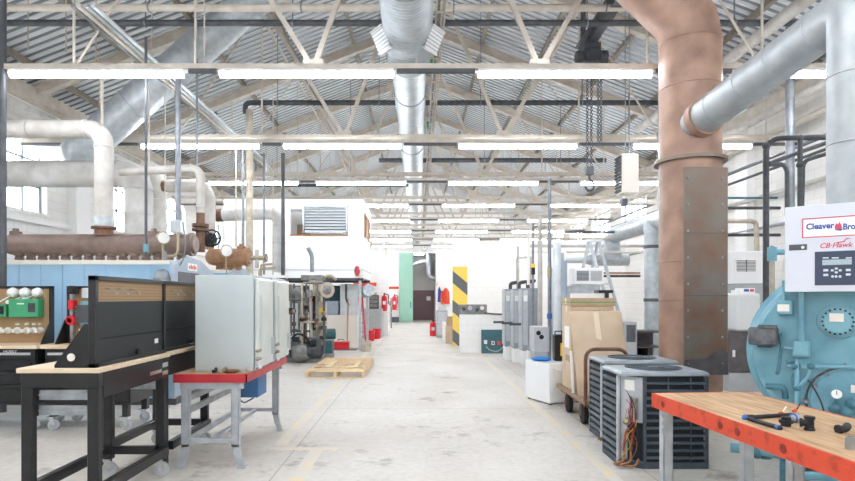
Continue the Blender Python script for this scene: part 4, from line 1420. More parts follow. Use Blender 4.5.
for s in (-1, 1):
    MB().bar((X(362 + 2.6 * s + 2, 17.6), 17.5, 0), (X(360.5 + 1.8 * s, 18.4), 18.4, Z(297, 18.4)), .05, .025).build('rail', 'red_ladder', t, W=True)
for k in range(5):
    f = (k + 1) / 6
    a = Vector((X(361.4, 17.6), 17.5, 0)).lerp(Vector((X(358.7, 18.4), 18.4, Z(297, 18.4))), f)
    c = Vector((X(366.6, 17.6), 17.5, 0)).lerp(Vector((X(362.3, 18.4), 18.4, Z(297, 18.4))), f)
    MB().bar(a, c, .09, .02).build('step', 'red_ladder', t, W=True)
one(MB().cyl((-1.56, 17.1, 0.0), (-1.56, 17.1, .32), .16, n=18), 'drum_can', 'beige_metal', 'squat beige can on the floor under the red step ladder', 'can')

# ================================================================== BURNER RIG
d = 14.2
t = root('burner_rig', 'beige boiler training rig of pipes, flanges and a blower beyond the steel cabinets', 'boiler rig', (X(308, d), d, 0))
MB().b(X(286, d), X(326, d), d - .1, d + 1.4, 0, .09).build('skid', 'steel_machine', t, W=True)
MB().b(X(308, d), X(320, d), d + .1, d + .55, .09, Z(280, d)).build('column', 'beige_metal', t, W=True, bevel=.02)
MB().b(X(309.5, d), X(312, d), d + .04, d + .1, .3, Z(283, d)).build('cable_duct', 'cream', t, W=True)
MB().b(X(280, d), X(300, d), d + .3, d + .5, .5, Z(301, d)).build('cabinet', 'white_enamel', t, W=True, bevel=.01)
MB().b(X(318, d), X(326, d), d - .05, d + .15, Z(325, d), Z(302, d)).build('control_box', 'beige_metal', t, W=True, bevel=.012)
MB().b(X(320, d), X(323.5, d), d - .055, d - .05, Z(313, d), Z(308, d)).build('label_plate', 'yellow', t, W=True)
MB().b(X(321, d), X(326, d), d - .05, d + .15, Z(333, d), Z(326, d)).build('relay', 'dark_pipe', t, W=True)
mb = MB().lathe([(0, .2), (.05, .2), (.05, .12), (.5, .12)], at(327, 290, d - .15), (-.5, .85, 0), 24)
mb.build('flange_neck', 'beige_metal', t, W=True)
MB().lathe([(0, .17), (.0, .19), (.04, .19)], at(327, 290, d - .22), (-.5, .85, 0), 24).build('flange', 'beige_metal', t, W=True)
MB().lathe([(-.03, .05), (0, .12)], at(327, 290, d - .22), (-.5, .85, 0), 20).build('flange_boss', 'steel_machine', t, W=True)
rr = random.Random(11)
for k, (px, y0_, y1_, rad, m) in enumerate(((291, 286, 336, .03, 'steel_machine'), (294, 284, 340, .025, 'dark_pipe'), (302, 283, 350, .03, 'beige_metal'), (306.5, 284, 352, .025, 'steel_machine'), (316.5, 282, 350, .03, 'steel_machine'), (324, 297, 352, .03, 'dark_grey'), (322, 330, 356, .035, 'beige_metal'))):
    q = d - .16 - .03 * (k % 3)
    MB().cyl(at(px, y1_, q), at(px, y0_, q), rad, n=8).build('riser', m, t, W=True)
    for e in range(2):
        yy = y0_ + (y1_ - y0_) * (.25 + .5 * rr.random())
        MB().lathe([(-.05, rad * 1.1), (-.03, rad * 2.2), (.03, rad * 2.2), (.05, rad * 1.1)], at(px, yy, q), (0, 0, 1), 10).build('valve', ('iron', 'rusty_pipe', 'brass')[(k + e) % 3], t, W=True)
for (px0, px1, py, m) in ((287, 306, 299, 'steel_machine'), (300, 326, 322, 'beige_metal'), (292, 310, 331, 'dark_grey'), (303, 327, 283, 'steel_machine'), (306, 322, 338, 'steel_machine')):
    MB().cyl(at(px0, py, d - .2), at(px1, py, d - .2), .028, n=8).build('cross_pipe', m, t, W=True)
for (px, py, w_, h_, m) in ((288, 349, 5, 8, 'dark_pipe'), (295, 336, 6, 5, 'black_steel'), (318, 338, 5, 9, 'dark_pipe'), (309, 290, 5, 8, 'steel_machine'), (313, 339, 6, 5, 'iron')):
    MB().b(X(px, d), X(px + w_, d), d - .32, d - .18, Z(py + h_, d), Z(py, d)).build('motor_box', m, t, W=True, bevel=.015)
MB().tube([at(312, 272, d), at(312, 255, d), at(308, 248, d)], .05, 10, .1).build('vent_pipe', 'grey_pipe', t, W=True)
MB().tube([at(289, 290, d), at(300, 290, d), at(304, 296, d), at(304, 345, d)], .07, 12, .15).build('steam_pipe', 'beige_metal', t, W=True)
MB().tube([at(301, 300, d - .1), at(305, 310, d - .1), at(305, 350, d - .1)], .035, 10, .1).build('water_pipe', 'rusty_pipe', t, W=True)
MB().tube([at(292, 302, d - .1), at(299, 302, d - .1), at(299, 330, d - .1), at(292, 330, d - .1)], .03, 10, .04).build('sight_glass', 'steel_machine', t, W=True)
MB().lathe([(-.1, .06), (-.06, .14), (.06, .14), (.1, .06)], at(289, 290, d), (1, 0, 0), 16).build('valve_body', 'rusty_pipe', t, W=True)
MB().sph(at(305, 314, d - .12), .09, 12, 8).build('regulator', 'dark_grey', t, W=True)
MB().lathe([(-.12, .1), (-.08, .15), (.08, .15), (.12, .1)], at(298, 293, d - .1), (0, 1, .3), 14).build('strainer', 'steel_machine', t, W=True)
for (px, py) in ((314, 300), (316, 312), (313, 322)):
    MB().lathe([(0, .04), (.05, .05)], at(px, py, d), (0, -1, 0), 12).build('dial', 'orange_red' if px > 313 else 'black_steel', t, W=True)
MB().b(X(313, d), X(316, d), d - .05, d + .1, Z(330, d), Z(296, d)).build('trim_block', 'black_steel', t, W=True)
MB().lathe([(-.2, .2), (-.12, .26), (.12, .26), (.2, .2)], at(300, 352, d - .1), (1, .4, 0), 20).build('blower', 'steel_machine', t, W=True)
MB().lathe([(0, .16), (.06, .17), (.3, .17), (.36, .1)], at(309, 351, d - .15), (1, -.2, 0), 18).build('motor', 'dark_pipe', t, W=True)
MB().b(X(290, d), X(300, d), d - .3, d - .05, Z(346, d), Z(338, d)).build('damper_box', 'dark_grey', t, W=True, bevel=.02)
MB().b(X(296, d), X(313, d), d - .2, d + .3, Z(344, d), Z(341, d)).build('burner_plate', 'black_steel', t, W=True)
MB().prism([(0, 0), (.2, 0), (.1, .26)], at(311, 356, d - .28), (1, 0, 0), (0, 0, 1), (0, .02, 0)).build('guard', 'beige_metal', t, W=True)
MB().tube([at(290, 340, d - .2), at(297, 333, d - .3), at(306, 336, d - .25), at(312, 346, d - .3)], .025, 8, .2).build('fuel_hose', 'black_rubber', t, W=True)
MB().tube([at(320, 280, d + .3), at(330, 275, d + .3), at(336, 280, d + .3)], .04, 8, .1).build('drain_pipe', 'brass', t, W=True)
MB().b(X(300, d), X(322, d), d + .1, d + .6, Z(280, d), Z(275, d)).build('head_frame', 'steel_machine', t, W=True)
t = root('water_tank', 'blue tank with a dark teal pump between the rig and white cabinet', 'pump', (X(328, 16), 16, 0))
MB().lathe([(0, .15), (.06, .17), (1.35, .17), (1.4, .1)], (X(319, 16), 16, .02), (0, 0, 1), 18).build('tank', 'boiler_blue', t, W=True)
MB().lathe([(-.2, .15), (.2, .15)], at(328, 334, 16), (1, .3, 0), 16).build('pump_body', 'teal_board', t, W=True)
MB().b(X(324, 16), X(333, 16), 15.8, 16.2, 0, .4).build('pump_stand', 'teal_board', t, W=True)

# ================================================================== PALLET
x0, x1, y0, y1 = -2.26, -1.08, 11.42, 13.95
t = root('pallet', 'long pale wooden pallet lying on the floor by the yellow line', 'pallet', ((x0 + x1) / 2, (y0 + y1) / 2, 0))
for y in (y0, (y0 + y1) / 2 - .05, y1 - .1):
    MB().b(x0, x1, y, y + .1, 0, .018).build('bottom_board', 'pallet_wood', t, W=True)
for x in (x0, (x0 + x1) / 2 - .025, x1 - .05):
    MB().b(x, x + .05, y0, y1, .018, .125).build('stringer', 'pallet_wood', t, W=True)
n = 11
for k in range(n):
    y = y0 + (y1 - y0 - .12) * k / (n - 1)
    if k in (2, 4):
        continue
    MB().b(x0, x1, y, y + .12, .125, .145).build('deck_board', 'pallet_wood', t, W=True)
t = root('broken_pallet_board', 'pale plank frame lying on top of the long pallet', 'boards', (-1.6, 12.1, .1455))
MB().b(-1.95, -1.25, 11.85, 11.97, .1455, .165).build('plank', 'pallet_wood', t, W=True)
MB().b(-1.37, -1.27, 11.97, 13.1, .1455, .165).build('plank', 'pallet_wood', t, W=True)
MB().b(-1.93, -1.83, 11.97, 13.1, .1455, .165).build('plank', 'pallet_wood', t, W=True)

# ================================================================== BROWN FLUE AND SILVER PIPE
fx, fy, fr = 3.555, 7.45, .379
t = root('boiler_flue', 'huge rusty brown flue with riveted steel casing, rising from floor to roof', 'flue', (fx, fy, 0))
MB().tube([(fx, fy, .4), (fx, fy, Z(24, fy)), (fx - 1.9, fy, Z(24, fy) + 1.8)], fr, 40, .24, 2).build('pipe', 'rust_flue', t, W=True)
for py in (45, 90, 262, 300):
    MB().torus((fx, fy, Z(py, fy)), (0, 0, 1), fr + .001, .009, 40, 6).build('seam', 'rust_flue', t, W=True)
MB().cyl((fx, fy, Z(164, fy)), (fx, fy, Z(161, fy)), fr + .06, n=40).build('flange', 'rust_plate', t, W=True)
z0, z1 = Z(375, 7.0), Z(167, 7.0)
pl = MB().prism([(3.25, 6.98), (3.81, 7.0), (3.86, 7.7), (3.66, 7.7)], (0, 0, z0), (1, 0, 0), (0, 1, 0), (0, 0, z1 - z0))
pl = pl.build('casing', 'rust_plate', t, W=True, bevel=.01)
for px in (687.5, 722.5):
    for k in range(8):
        p = at(px, 178 + 26.5 * k, 6.99)
        MB().sph((p.x, 6.977 + .02 * (p.x - 3.25) / .56, p.z), .015, 8, 6).build('rivet', 'steel', pl, W=True)
for k in range(2):
    zz = z0 + (z1 - z0) * (.38 + .3 * k)
    MB().prism([(0, 0), (.555, 0), (.555, .008), (0, .008)], (3.253, 6.974, zz), (1, .036, 0), (0, 0, 1), (0, .004, 0)).build('sheet_joint', 'duct_dark', pl, W=True)
MB().prism([(0, 0), (.55, 0), (.55, .26), (.47, .31), (.38, .28), (.29, .2), (0, .18)], (3.256, 6.966, z0 + .005), (1, .036, 0), (0, 0, 1), (0, .012, 0)).build('patch_plate', 'duct_dark', pl, W=True)
MB().cyl((3.6, 7.42, 0), (3.6, 7.42, z0 + .02), .24, n=28).build('base', 'rusty_pipe', t, W=True)

a, c = Vector((3.5, 7.2, Z(123, 7.15))), Vector((3.83, 5.0, Z(4, 5.0)))
sx, sy = c.x, c.y
t = root('exhaust_pipe', 'thick silver exhaust pipe sloping from the brown flue to the blue boiler stack', 'pipe', (sx, sy, 2.0))
MB().tube([a, c, (sx, sy, 1.7)], .205, 32, .17, 3).build('run', 'exhaust', t, W=True)
ax = (c - a).normalized()
for f in (.2, .42, .62, .84):
    MB().torus(a.lerp(c, f), ax, .206, .007, 32, 6).build('seam', 'exhaust', t, W=True)
for zz in (3.55, 2.95, 2.4):
    MB().torus((sx, sy, zz), (0, 0, 1), .206, .007, 32, 6).build('seam', 'exhaust', t, W=True)
MB().cyl(a.lerp(c, .045), a.lerp(c, .095), .232, n=32).build('collar', 'rust_flue', t, W=True)

# ================================================================== BLUE BOILER ON THE RIGHT
C0 = Vector((3.905, 5.2, 0))
BRZ = -R(36.87)
t = root('fire_tube_boiler', 'large round blue boiler with white control panel behind the orange edged bench', 'boiler', (3.19, 4.25, .29), BRZ)
t.scale = (.817, .817, .817)
nv = Vector((-.6, -.8, 0))


def fpt(px, py, off):
    """point on the boiler's front, off metres before it, in the boiler's own axes"""
    r = Vector(((px - 418) / F, 1, (298 - py) / F))
    s = (off + C0.dot(nv)) / r.dot(nv)
    P = Vector((0, 0, 1.6)) + r * s - C0
    return Vector((P.dot(Vector((.8, -.6, 0))), -off, P.z))


CZ = 1.1
MB().lathe([(.02, .74), (.06, .80), (.12, .80), (.14, .78), (2.7, .78), (2.75, .7)], (0, 0, CZ), (0, 1, 0), 64).build('drum', 'teal', t)
door = MB().lathe([(-.03, .70), (-.02, .735), (.03, .755), (.08, .76)], (0, 0, CZ), (0, 1, 0), 64).build('front_door', 'teal', t)
pc = fpt(851, 404, .04)
MB().torus((pc.x, -.03, pc.z), (0, 1, 0), .335, .012, 48, 6).build('gasket_ring', 'dark_grey', door)
MB().lathe([(-.06, .30), (-.04, .325), (0, .33)], (pc.x, 0, pc.z), (0, 1, 0), 48).build('inspection_door', 'teal', door)
for (px, py) in ((846.5, 364.5), (827, 374), (807, 401), (803, 400), (816, 386), (850, 330)):
    q = fpt(px, py, .05)
    MB().lathe([(-.075, .012), (-.06, .02), (-.02, .02)], (q.x, 0, q.z), (0, 1, 0), 6, smooth=False).build('bolt', 'steel', door)
for sxx in (-.45, .45):
    MB().b(sxx - .07, sxx + .07, .1, 2.6, -.355, CZ - .55).build('saddle', 'teal_dark', t)
# white control cabinet
off = .24
L = fpt(785, 250, off)
zt, zb = fpt(785, 207, off).z, fpt(785, 291.5, off).z
x0 = L.x
pan = MB().b(x0, x0 + .9, -off, -off + .2, zb, zt).build('control_cabinet', 'panel_white', t, bevel=.006)
pan['label'] = 'white control cabinet with maker lettering and keypad'
MB().b(x0 + .3, x0 + .6, -off + .2, .06, zb + .1, zb + .3).build('cabinet_bracket', 'teal_dark', t)


def surf(px, py, o=0):
    q = fpt(px, py, off + o)
    return q


def plate(px0, px1, py0, py1, dep, m, name, par=None, bevel=0):
    a = fpt(px0, py0, off); c = fpt(px1, py1, off)
    return MB().b(a.x, c.x, -off - dep, -off + .002, c.z, a.z).build(name, m, par or pan, bevel=bevel)


def frame(px0, px1, py0, py1, w, m, name):
    a = fpt(px0, py0, off); c = fpt(px1, py1, off)
    mb = MB()
    y0, y1 = -off - .004, -off + .001
    mb.b(a.x, c.x, y0, y1, a.z - w, a.z); mb.b(a.x, c.x, y0, y1, c.z, c.z + w)
    mb.b(a.x, a.x + w, y0, y1, c.z, a.z); mb.b(c.x - w, c.x, y0, y1, c.z, a.z)
    return mb.build(name, m, pan)


def txt(s, px, py, size, m, width=None, bold=0, shear=0):
    q = fpt(px, py, off)
    lettering(s, size, m, pan, Matrix.Translation((q.x, -off - .002, q.z)) @ Matrix.Rotation(PI / 2, 4, 'X'), width, .001, bold, shear=shear)


plate(803.5, 874, 219.5, 233, .002, 'white_enamel', 'name_plate')
frame(802.3, 875, 218.4, 234, .008, 'text_red', 'name_plate_border')
q0, q1 = fpt(806.2, 229, off), fpt(834.5, 229, off)
txt('Cleaver', 806.2, 229.2, .074, 'text_blue', q1.x - q0.x, .0025)
q0, q1 = fpt(843, 229, off), fpt(867.5, 229, off)
txt('Brooks', 843, 229.2, .074, 'text_blue', q1.x - q0.x, .0025)
# the small flame between the two words
q = fpt(838.5, 226, off)
MB().prism([(-.022, -.025), (.01, -.032), (.028, -.012), (.02, .015), (.006, .042), (.0, .018), (-.012, .03), (-.026, .0)], (q.x, -off, q.z), (1, 0, 0), (0, 0, 1), (0, -.005, 0)).build('flame_mark', 'text_red', pan)
MB().prism([(-.03, -.03), (.02, -.04), (.035, -.02), (.012, -.022)], (q.x, -off, q.z), (1, 0, 0), (0, 0, 1), (0, -.006, 0)).build('flame_mark', 'text_blue', pan)
q0, q1 = fpt(819.5, 247, off), fpt(852.5, 247, off)
txt('CB·Hawk', 819.5, 247.8, .062, 'text_red', q1.x - q0.x, .001, .25)
q = fpt(836, 243, off)
MB().prism([(0, 0), (.06, .008), (.075, .03), (.1, .035), (.105, .015), (.1, .04), (.075, .042), (.055, .018), (0, .008)], (q.x, -off, q.z), (1, 0, 0), (0, 0, 1), (0, -.003, 0)).build('bird_mark', 'text_red', pan)
p = plate(789.3, 807.3, 244.5, 249.5, .004, 'dark_grey', 'maker_plate')
a = fpt(803, 247, off)
MB().lathe([(0, .014), (.006, .014)], (a.x, -off - .003, a.z), (0, -1, 0), 12).build('key_lock', 'chrome', pan)
kp = plate(815, 862, 251.5, 284.5, .006, 'display', 'keypad', bevel=.002)
a, c = fpt(822.5, 259.5, off), fpt(852, 264, off)
MB().b(a.x, c.x, -off - .009, -off - .004, c.z, a.z).build('screen', 'lcd', pan)
for (px, py, w, h) in ([(823.5 + 0, 268.8, 5, 2.2), (823.5, 273.5, 5, 2.2), (831, 269, 3, 2), (835, 267.2, 3, 2), (839, 269, 3, 2), (835, 271, 3, 2), (831.5, 275, 2.6, 2.2), (835, 275, 2.6, 2.2), (839, 275, 2.6, 2.2),
                        (846, 268.5, 5, 2.2), (846, 273, 5, 2.2)]):
    a, c = fpt(px, py, off), fpt(px + w, py + h, off)
    MB().b(a.x, c.x, -off - .011, -off - .004, c.z, a.z).build('button', 'key', pan, bevel=.002)
for (px, w) in ((823, 6), (832, 7), (846, 6)):
    a, c = fpt(px, 257, off), fpt(px + w, 258, off)
    MB().b(a.x, c.x, -off - .0075, -off - .004, c.z, a.z).build('lettering', 'key', pan)


def bbox(px0, px1, py0, py1, o, dep, m, name, par=None, bevel=.008):
    a = fpt(px0, py0, o); c = fpt(px1, py1, o)
    return MB().b(a.x, c.x, -o, -o + dep, c.z, a.z).build(name, m, par or t, bevel=bevel)


def bpipe(pts, r, m='teal', name='pipe', o=.09, bend=.05):
    return MB().tube([fpt(px, py, oo if oo else o) for px, py, oo in pts], r, 10, bend).build(name, m, t)


lb = bbox(778, 792.5, 300, 314.5, .12, .1, 'teal', 'switch_box')
bbox(777.5, 789.5, 304, 311, .124, .004, 'cream', 'note', lb, 0)
bpipe([(784, 280, .1), (784, 301, .1)], .017)
bpipe([(801.5, 288, .12), (801.5, 341, .1)], .024)
jb = bbox(792.6, 810, 340.6, 357, .13, .11, 'teal', 'junction_box')
q = fpt(801, 349, .13)
MB().b(q.x - .055, q.x + .055, -.136, -.13, q.z - .05, q.z + .05).build('cover', 'teal', jb, bevel=.003)
rb = bbox(748, 777.5, 327, 345.5, .2, .16, 'rough_cast', 'actuator', bevel=.014)
a, c = fpt(758, 325, .2), fpt(776, 328, .2)
MB().b(a.x, c.x, -.2, -.06, c.z, a.z).build('actuator_cap', 'rough_cast', rb)
bbox(757, 772, 345.5, 347.5, .14, .08, 'teal_dark', 'actuator_bracket')
bpipe([(780, 333, .14), (782, 345, .14), (778, 372, .14), (776.5, 374, .14)], .016, 'teal_dark', 'linkage', bend=.01)
bpipe([(782, 347, .12), (793, 348, .12)], .014)
bpipe([(788, 366, .11), (860, 366.5, .11)], .018)
bpipe([(786, 362, .12), (795, 360, .12), (800, 366, .12), (793, 376, .12), (794, 388, .12)], .016, 'teal_dark', 'linkage', bend=.03)
bpipe([(811, 366, .12), (808, 377, .12), (800, 385, .12), (793, 386, .12)], .016, 'teal', 'linkage', bend=.04)
bpipe([(797, 359, .13), (797, 425, .13)], .02, 'teal')
for (px, py) in ((795, 366), (797, 388), (811, 366)):
    MB().sph(fpt(px, py, .13), .032, 10, 8).build('fitting', 'teal_dark', t)
bpipe([(766, 386, .12), (784, 386, .12), (786, 398, .1)], .028, 'teal_dark', bend=.05)
# round burner flange with its ring of bolts
q = fpt(838, 321, .06)
MB().lathe([(-.02, .155), (.03, .165)], (q.x, -.04, q.z), (0, 1, 0), 36).build('flange_pad', 'teal', t)
fl = MB().lathe([(-.06, .1), (-.055, .125), (.05, .13)], (q.x, -.08, q.z), (0, 1, 0), 36).build('burner_flange', 'teal', t)
for k in range(18):
    w = 2 * PI * k / 18
    MB().b(q.x + .113 * math.cos(w) - .008, q.x + .113 * math.cos(w) + .008, -.145, -.13, q.z + .113 * math.sin(w) - .008, q.z + .113 * math.sin(w) + .008).build('bolt', 'black_rubber', fl)
a, c = fpt(829.5, 313, .15), fpt(844, 321.5, .15)
MB().b(a.x, c.x, -.15, -.14, c.z, a.z).build('note', 'cream', fl)
# gauge and gas train at the lower right
q = fpt(837, 393.5, .16)
gg = MB().lathe([(0, .045), (.03, .048), (.035, .04)], (q.x, -.14, q.z), (0, -1, 0), 24).build('gauge', 'teal', t)
MB().lathe([(0, .04), (.002, .04)], (q.x, -.176, q.z), (0, -1, 0), 24).build('dial', 'clock_face', gg)
MB().b(q.x - .003, q.x + .003, -.181, -.178, q.z - .005, q.z + .03).build('needle', 'black_rubber', gg)
bpipe([(837, 398, .15), (837, 412, .15), (860, 412, .15)], .022, 'teal_dark', bend=.03)
for (px, py, rr) in ((835, 408, .05), (846, 412, .06), (852, 403, .05)):
    MB().sph(fpt(px, py, .15), rr, 12, 8).build('valve', 'teal_dark', t)
bpipe([(806, 378, .05), (812, 384, .06), (822, 402, .06), (826, 420, .06)], .008, 'dark_pipe', 'cable', bend=.1)
bbox(851, 860, 385, 393, .1, .05, 'cream', 'note', bevel=0)
# low blue pipes under the bench
bpipe([(731, 447, .3), (790, 455, .3), (850, 458, .3)], .045, 'teal', bend=.1)
bpipe([(745, 432, .28), (765, 447, .28), (766, 458, .28)], .05, 'teal_dark', bend=.08)
bpipe([(800, 455, .3), (801, 475, .3)], .04, 'teal')
bpipe([(790, 474, .42), (850, 478, .42)], .04, 'teal')
MB().sph(fpt(750, 434, .3), .07, 12, 8).build('valve', 'iron', t)
MB().sph(fpt(757, 452, .3), .06, 12, 8).build('fitting', 'teal_dark', t)
MB().lathe([(-.04, .07), (.04, .07)], fpt(790, 456, .3), (1, 0, -.2), 16).build('flange', 'teal_dark', t)

# ================================================================== ORANGE EDGED BENCH
RZ = .9
OB = Vector((1.72, 4.2, 0))
t = root('steel_workbench', 'orange edged bench with worn wood top and grey legs in front of the blue boiler', 'workbench', OB, R(4.33))
W_, L_ = .74, 2.25
top = MB().b(.012, W_ - .012, -L_ + .012, -.012, RZ - .09, RZ).build('top', 'butcher_worn', t)
mb = MB()
mb.b(0, .014, -L_, 0, RZ - .1, RZ + .001); mb.b(W_ - .014, W_, -L_, 0, RZ - .1, RZ + .001); mb.b(0, W_, -.014, 0, RZ - .1, RZ + .001); mb.b(0, W_, -L_, -L_ + .014, RZ - .1, RZ + .001)
eb = mb.build('edge_band', 'orange_edge', top, label='orange painted steel edge band')
for yy in (-.17, -.84, -1.0, -1.36, -1.86):
    MB().lathe([(0, .022), (.002, .024)], (-.0005, yy, RZ - .052), (-1, 0, 0), 16).build('bolt_hole', 'hole_red', top)
mb = MB().b(-.004, 0, -1.76, -1.62, RZ - .035, RZ - .03); mb.b(-.004, 0, -1.765, -1.755, RZ - .06, RZ - .03)
mb.build('weld_strip', 'orange_edge', top)
for (x, y) in ((.03, -.12), (W_ - .1, -.12), (.36, -.96), (.03, -L_ + .15), (W_ - .1, -L_ + .15)):
    mb = MB().b(x, x + .07, y, y + .008, 0.01, RZ - .1)
    for xx in (x, x + .062):
        mb.b(xx, xx + .008, y, y + .06, 0.01, RZ - .1)
    mb.b(x - .02, x + .09, y - .02, y + .08, 0, .012)
    lg = mb.build('leg', 'grey_leg', t)
    pts = []
    for k in range(3):
        pts += [(-.022 * math.sin(R(a)) if 0 < a < 180 else 0, -.055 * k - .055 * a / 180) for a in range(0, 181, 30)]
    pts += [(.012, -.165), (.012, 0)]
    MB().prism(pts, (x + .004, y - .004, RZ - .11), (1, 0, 0), (0, 0, 1), (0, -.005, 0)).build('scalloped_bracket', 'grey_leg', lg)
for y in (-.1, -L_ + .17):
    MB().b(.1, W_ - .1, y, y + .04, RZ - .15, RZ - .1).build('apron', 'grey_leg', t)
    MB().b(.1, W_ - .1, y + .01, y + .04, .2, .24).build('stretcher', 'grey_leg', t)


def bp(px, py, h=0.0):
    d = F * (1.6 - RZ - h) / (py - 298)
    return Vector((X(px, d), d, RZ + h))


# pipe pieces lying on the bench
r = .0115
e, a, c = bp(745, 417.5, r), bp(792, 414.5, r), bp(781, 428.2, r)
t = root('pipe_assembly', 'black pipe bent in a V with blue taped joints lying on the orange edged bench', 'pipe', (e.x, e.y, RZ))
MB().cyl(e + (a - e) * .1, a, r, n=12).build('pipe_arm', 'iron', t, W=True)
MB().cyl(e + (c - e) * .12, c, r, n=12).build('pipe_arm', 'iron', t, W=True)
MB().sph(e, .0175, 12, 8).build('elbow', 'wire_blue', t, W=True)
MB().cyl(c - (c - e).normalized() * .03, c - (c - e).normalized() * .008, r + .003, n=12).build('tape', 'wire_blue', t, W=True)
MB().cyl(e + (a - e) * .05, e + (a - e) * .16, r + .004, n=12).build('coupling', 'iron', t, W=True)
q = bp(796, 418, .026)
MB().sph(q, .026, 14, 8).build('joint', 'steel', t, W=True)
MB().cyl(q, q + Vector((.05, .06, 0)), .013, n=10).build('stub', 'black_rubber', t, W=True)
MB().torus(q + Vector((-.014, 0, 0)), (1, .3, 0), .022, .006, 16, 6).build('tape', 'wire_blue', t, W=True)
q = bp(786, 426)
t = root('pipe_union', 'black hexagonal pipe union standing on the orange edged bench within the V of pipe', 'fitting', q)
MB().lathe([(0, .024), (.016, .026)], q, (0, 0, 1), 16).build('collar', 'iron', t, W=True)
MB().lathe([(.016, .034), (.034, .034)], q, (0, 0, 1), 6, smooth=False).build('nut', 'iron', t, W=True)
MB().lathe([(.034, .025), (.05, .024)], q, (0, 0, 1), 8, smooth=False).build('collar', 'iron', t, W=True)
q = bp(809.5, 430.3)
t = root('pipe_tee', 'black iron pipe tee standing on the orange edged bench', 'fitting', q)
MB().lathe([(0, .026), (.012, .026), (.013, .021), (.06, .021), (.061, .026), (.074, .026)], q, (0, 0, 1), 18).build('barrel', 'iron', t, W=True)
mb = MB().cyl(q + Vector((0, 0, .037)), q + Vector((-.03, .02, .037)), .019, n=14); mb.cyl(q + Vector((-.026, .018, .037)), q + Vector((-.036, .024, .037)), .024, n=14)
mb.build('branch', 'iron', t, W=True)
q = bp(850.5, 449)
t = root('pipe_coupling', 'grey steel pipe coupling standing at the near end of the orange edged bench', 'fitting', q)
MB().lathe([(0, .021), (.002, .022), (.056, .022), (.058, .017), (.058, .014), (.02, .014)], q, (0, 0, 1), 20).build('sleeve', 'steel', t, W=True)
q = bp(844, 433)
t = root('pipe_elbow', 'dark iron pipe elbow lying beside the grey coupling on the orange edged bench', 'fitting', q)
mb = MB().tube([q + Vector((-.03, 0, .018)), q + Vector((.01, 0, .022)), q + Vector((.04, .03, .03))], .019, 12, .03); mb.cyl(q + Vector((-.036, 0, .018)), q + Vector((-.022, 0, .019)), .024, n=14)
mb.build('bend', 'iron', t, W=True)
for i, (px, py, m, lab) in enumerate(((781, 413.5, 'orange_red', 'orange wire nut with white lead, on the bench behind the black union'), (795, 411, 'orange_red', 'orange wire nut with dark tip, on the bench behind the grey pipe joint'))):
    q = bp(px, py, .01)
    t = root('wire_nut', lab, 'connector', (q.x, q.y, RZ))
    MB().lathe([(0, .008), (.018, .01), (.03, .006)], q + Vector((-.012, 0, -.002)), (1, .3, .25), 10).build('cap', m, t, W=True)
    MB().tube([q + Vector((.015, .01, .0)), q + Vector((.03, .02, .018)), q + Vector((.05, .03, .035))], .004, 6, .02).build('lead', 'plastic_white' if i == 0 else 'black_rubber', t, W=True)

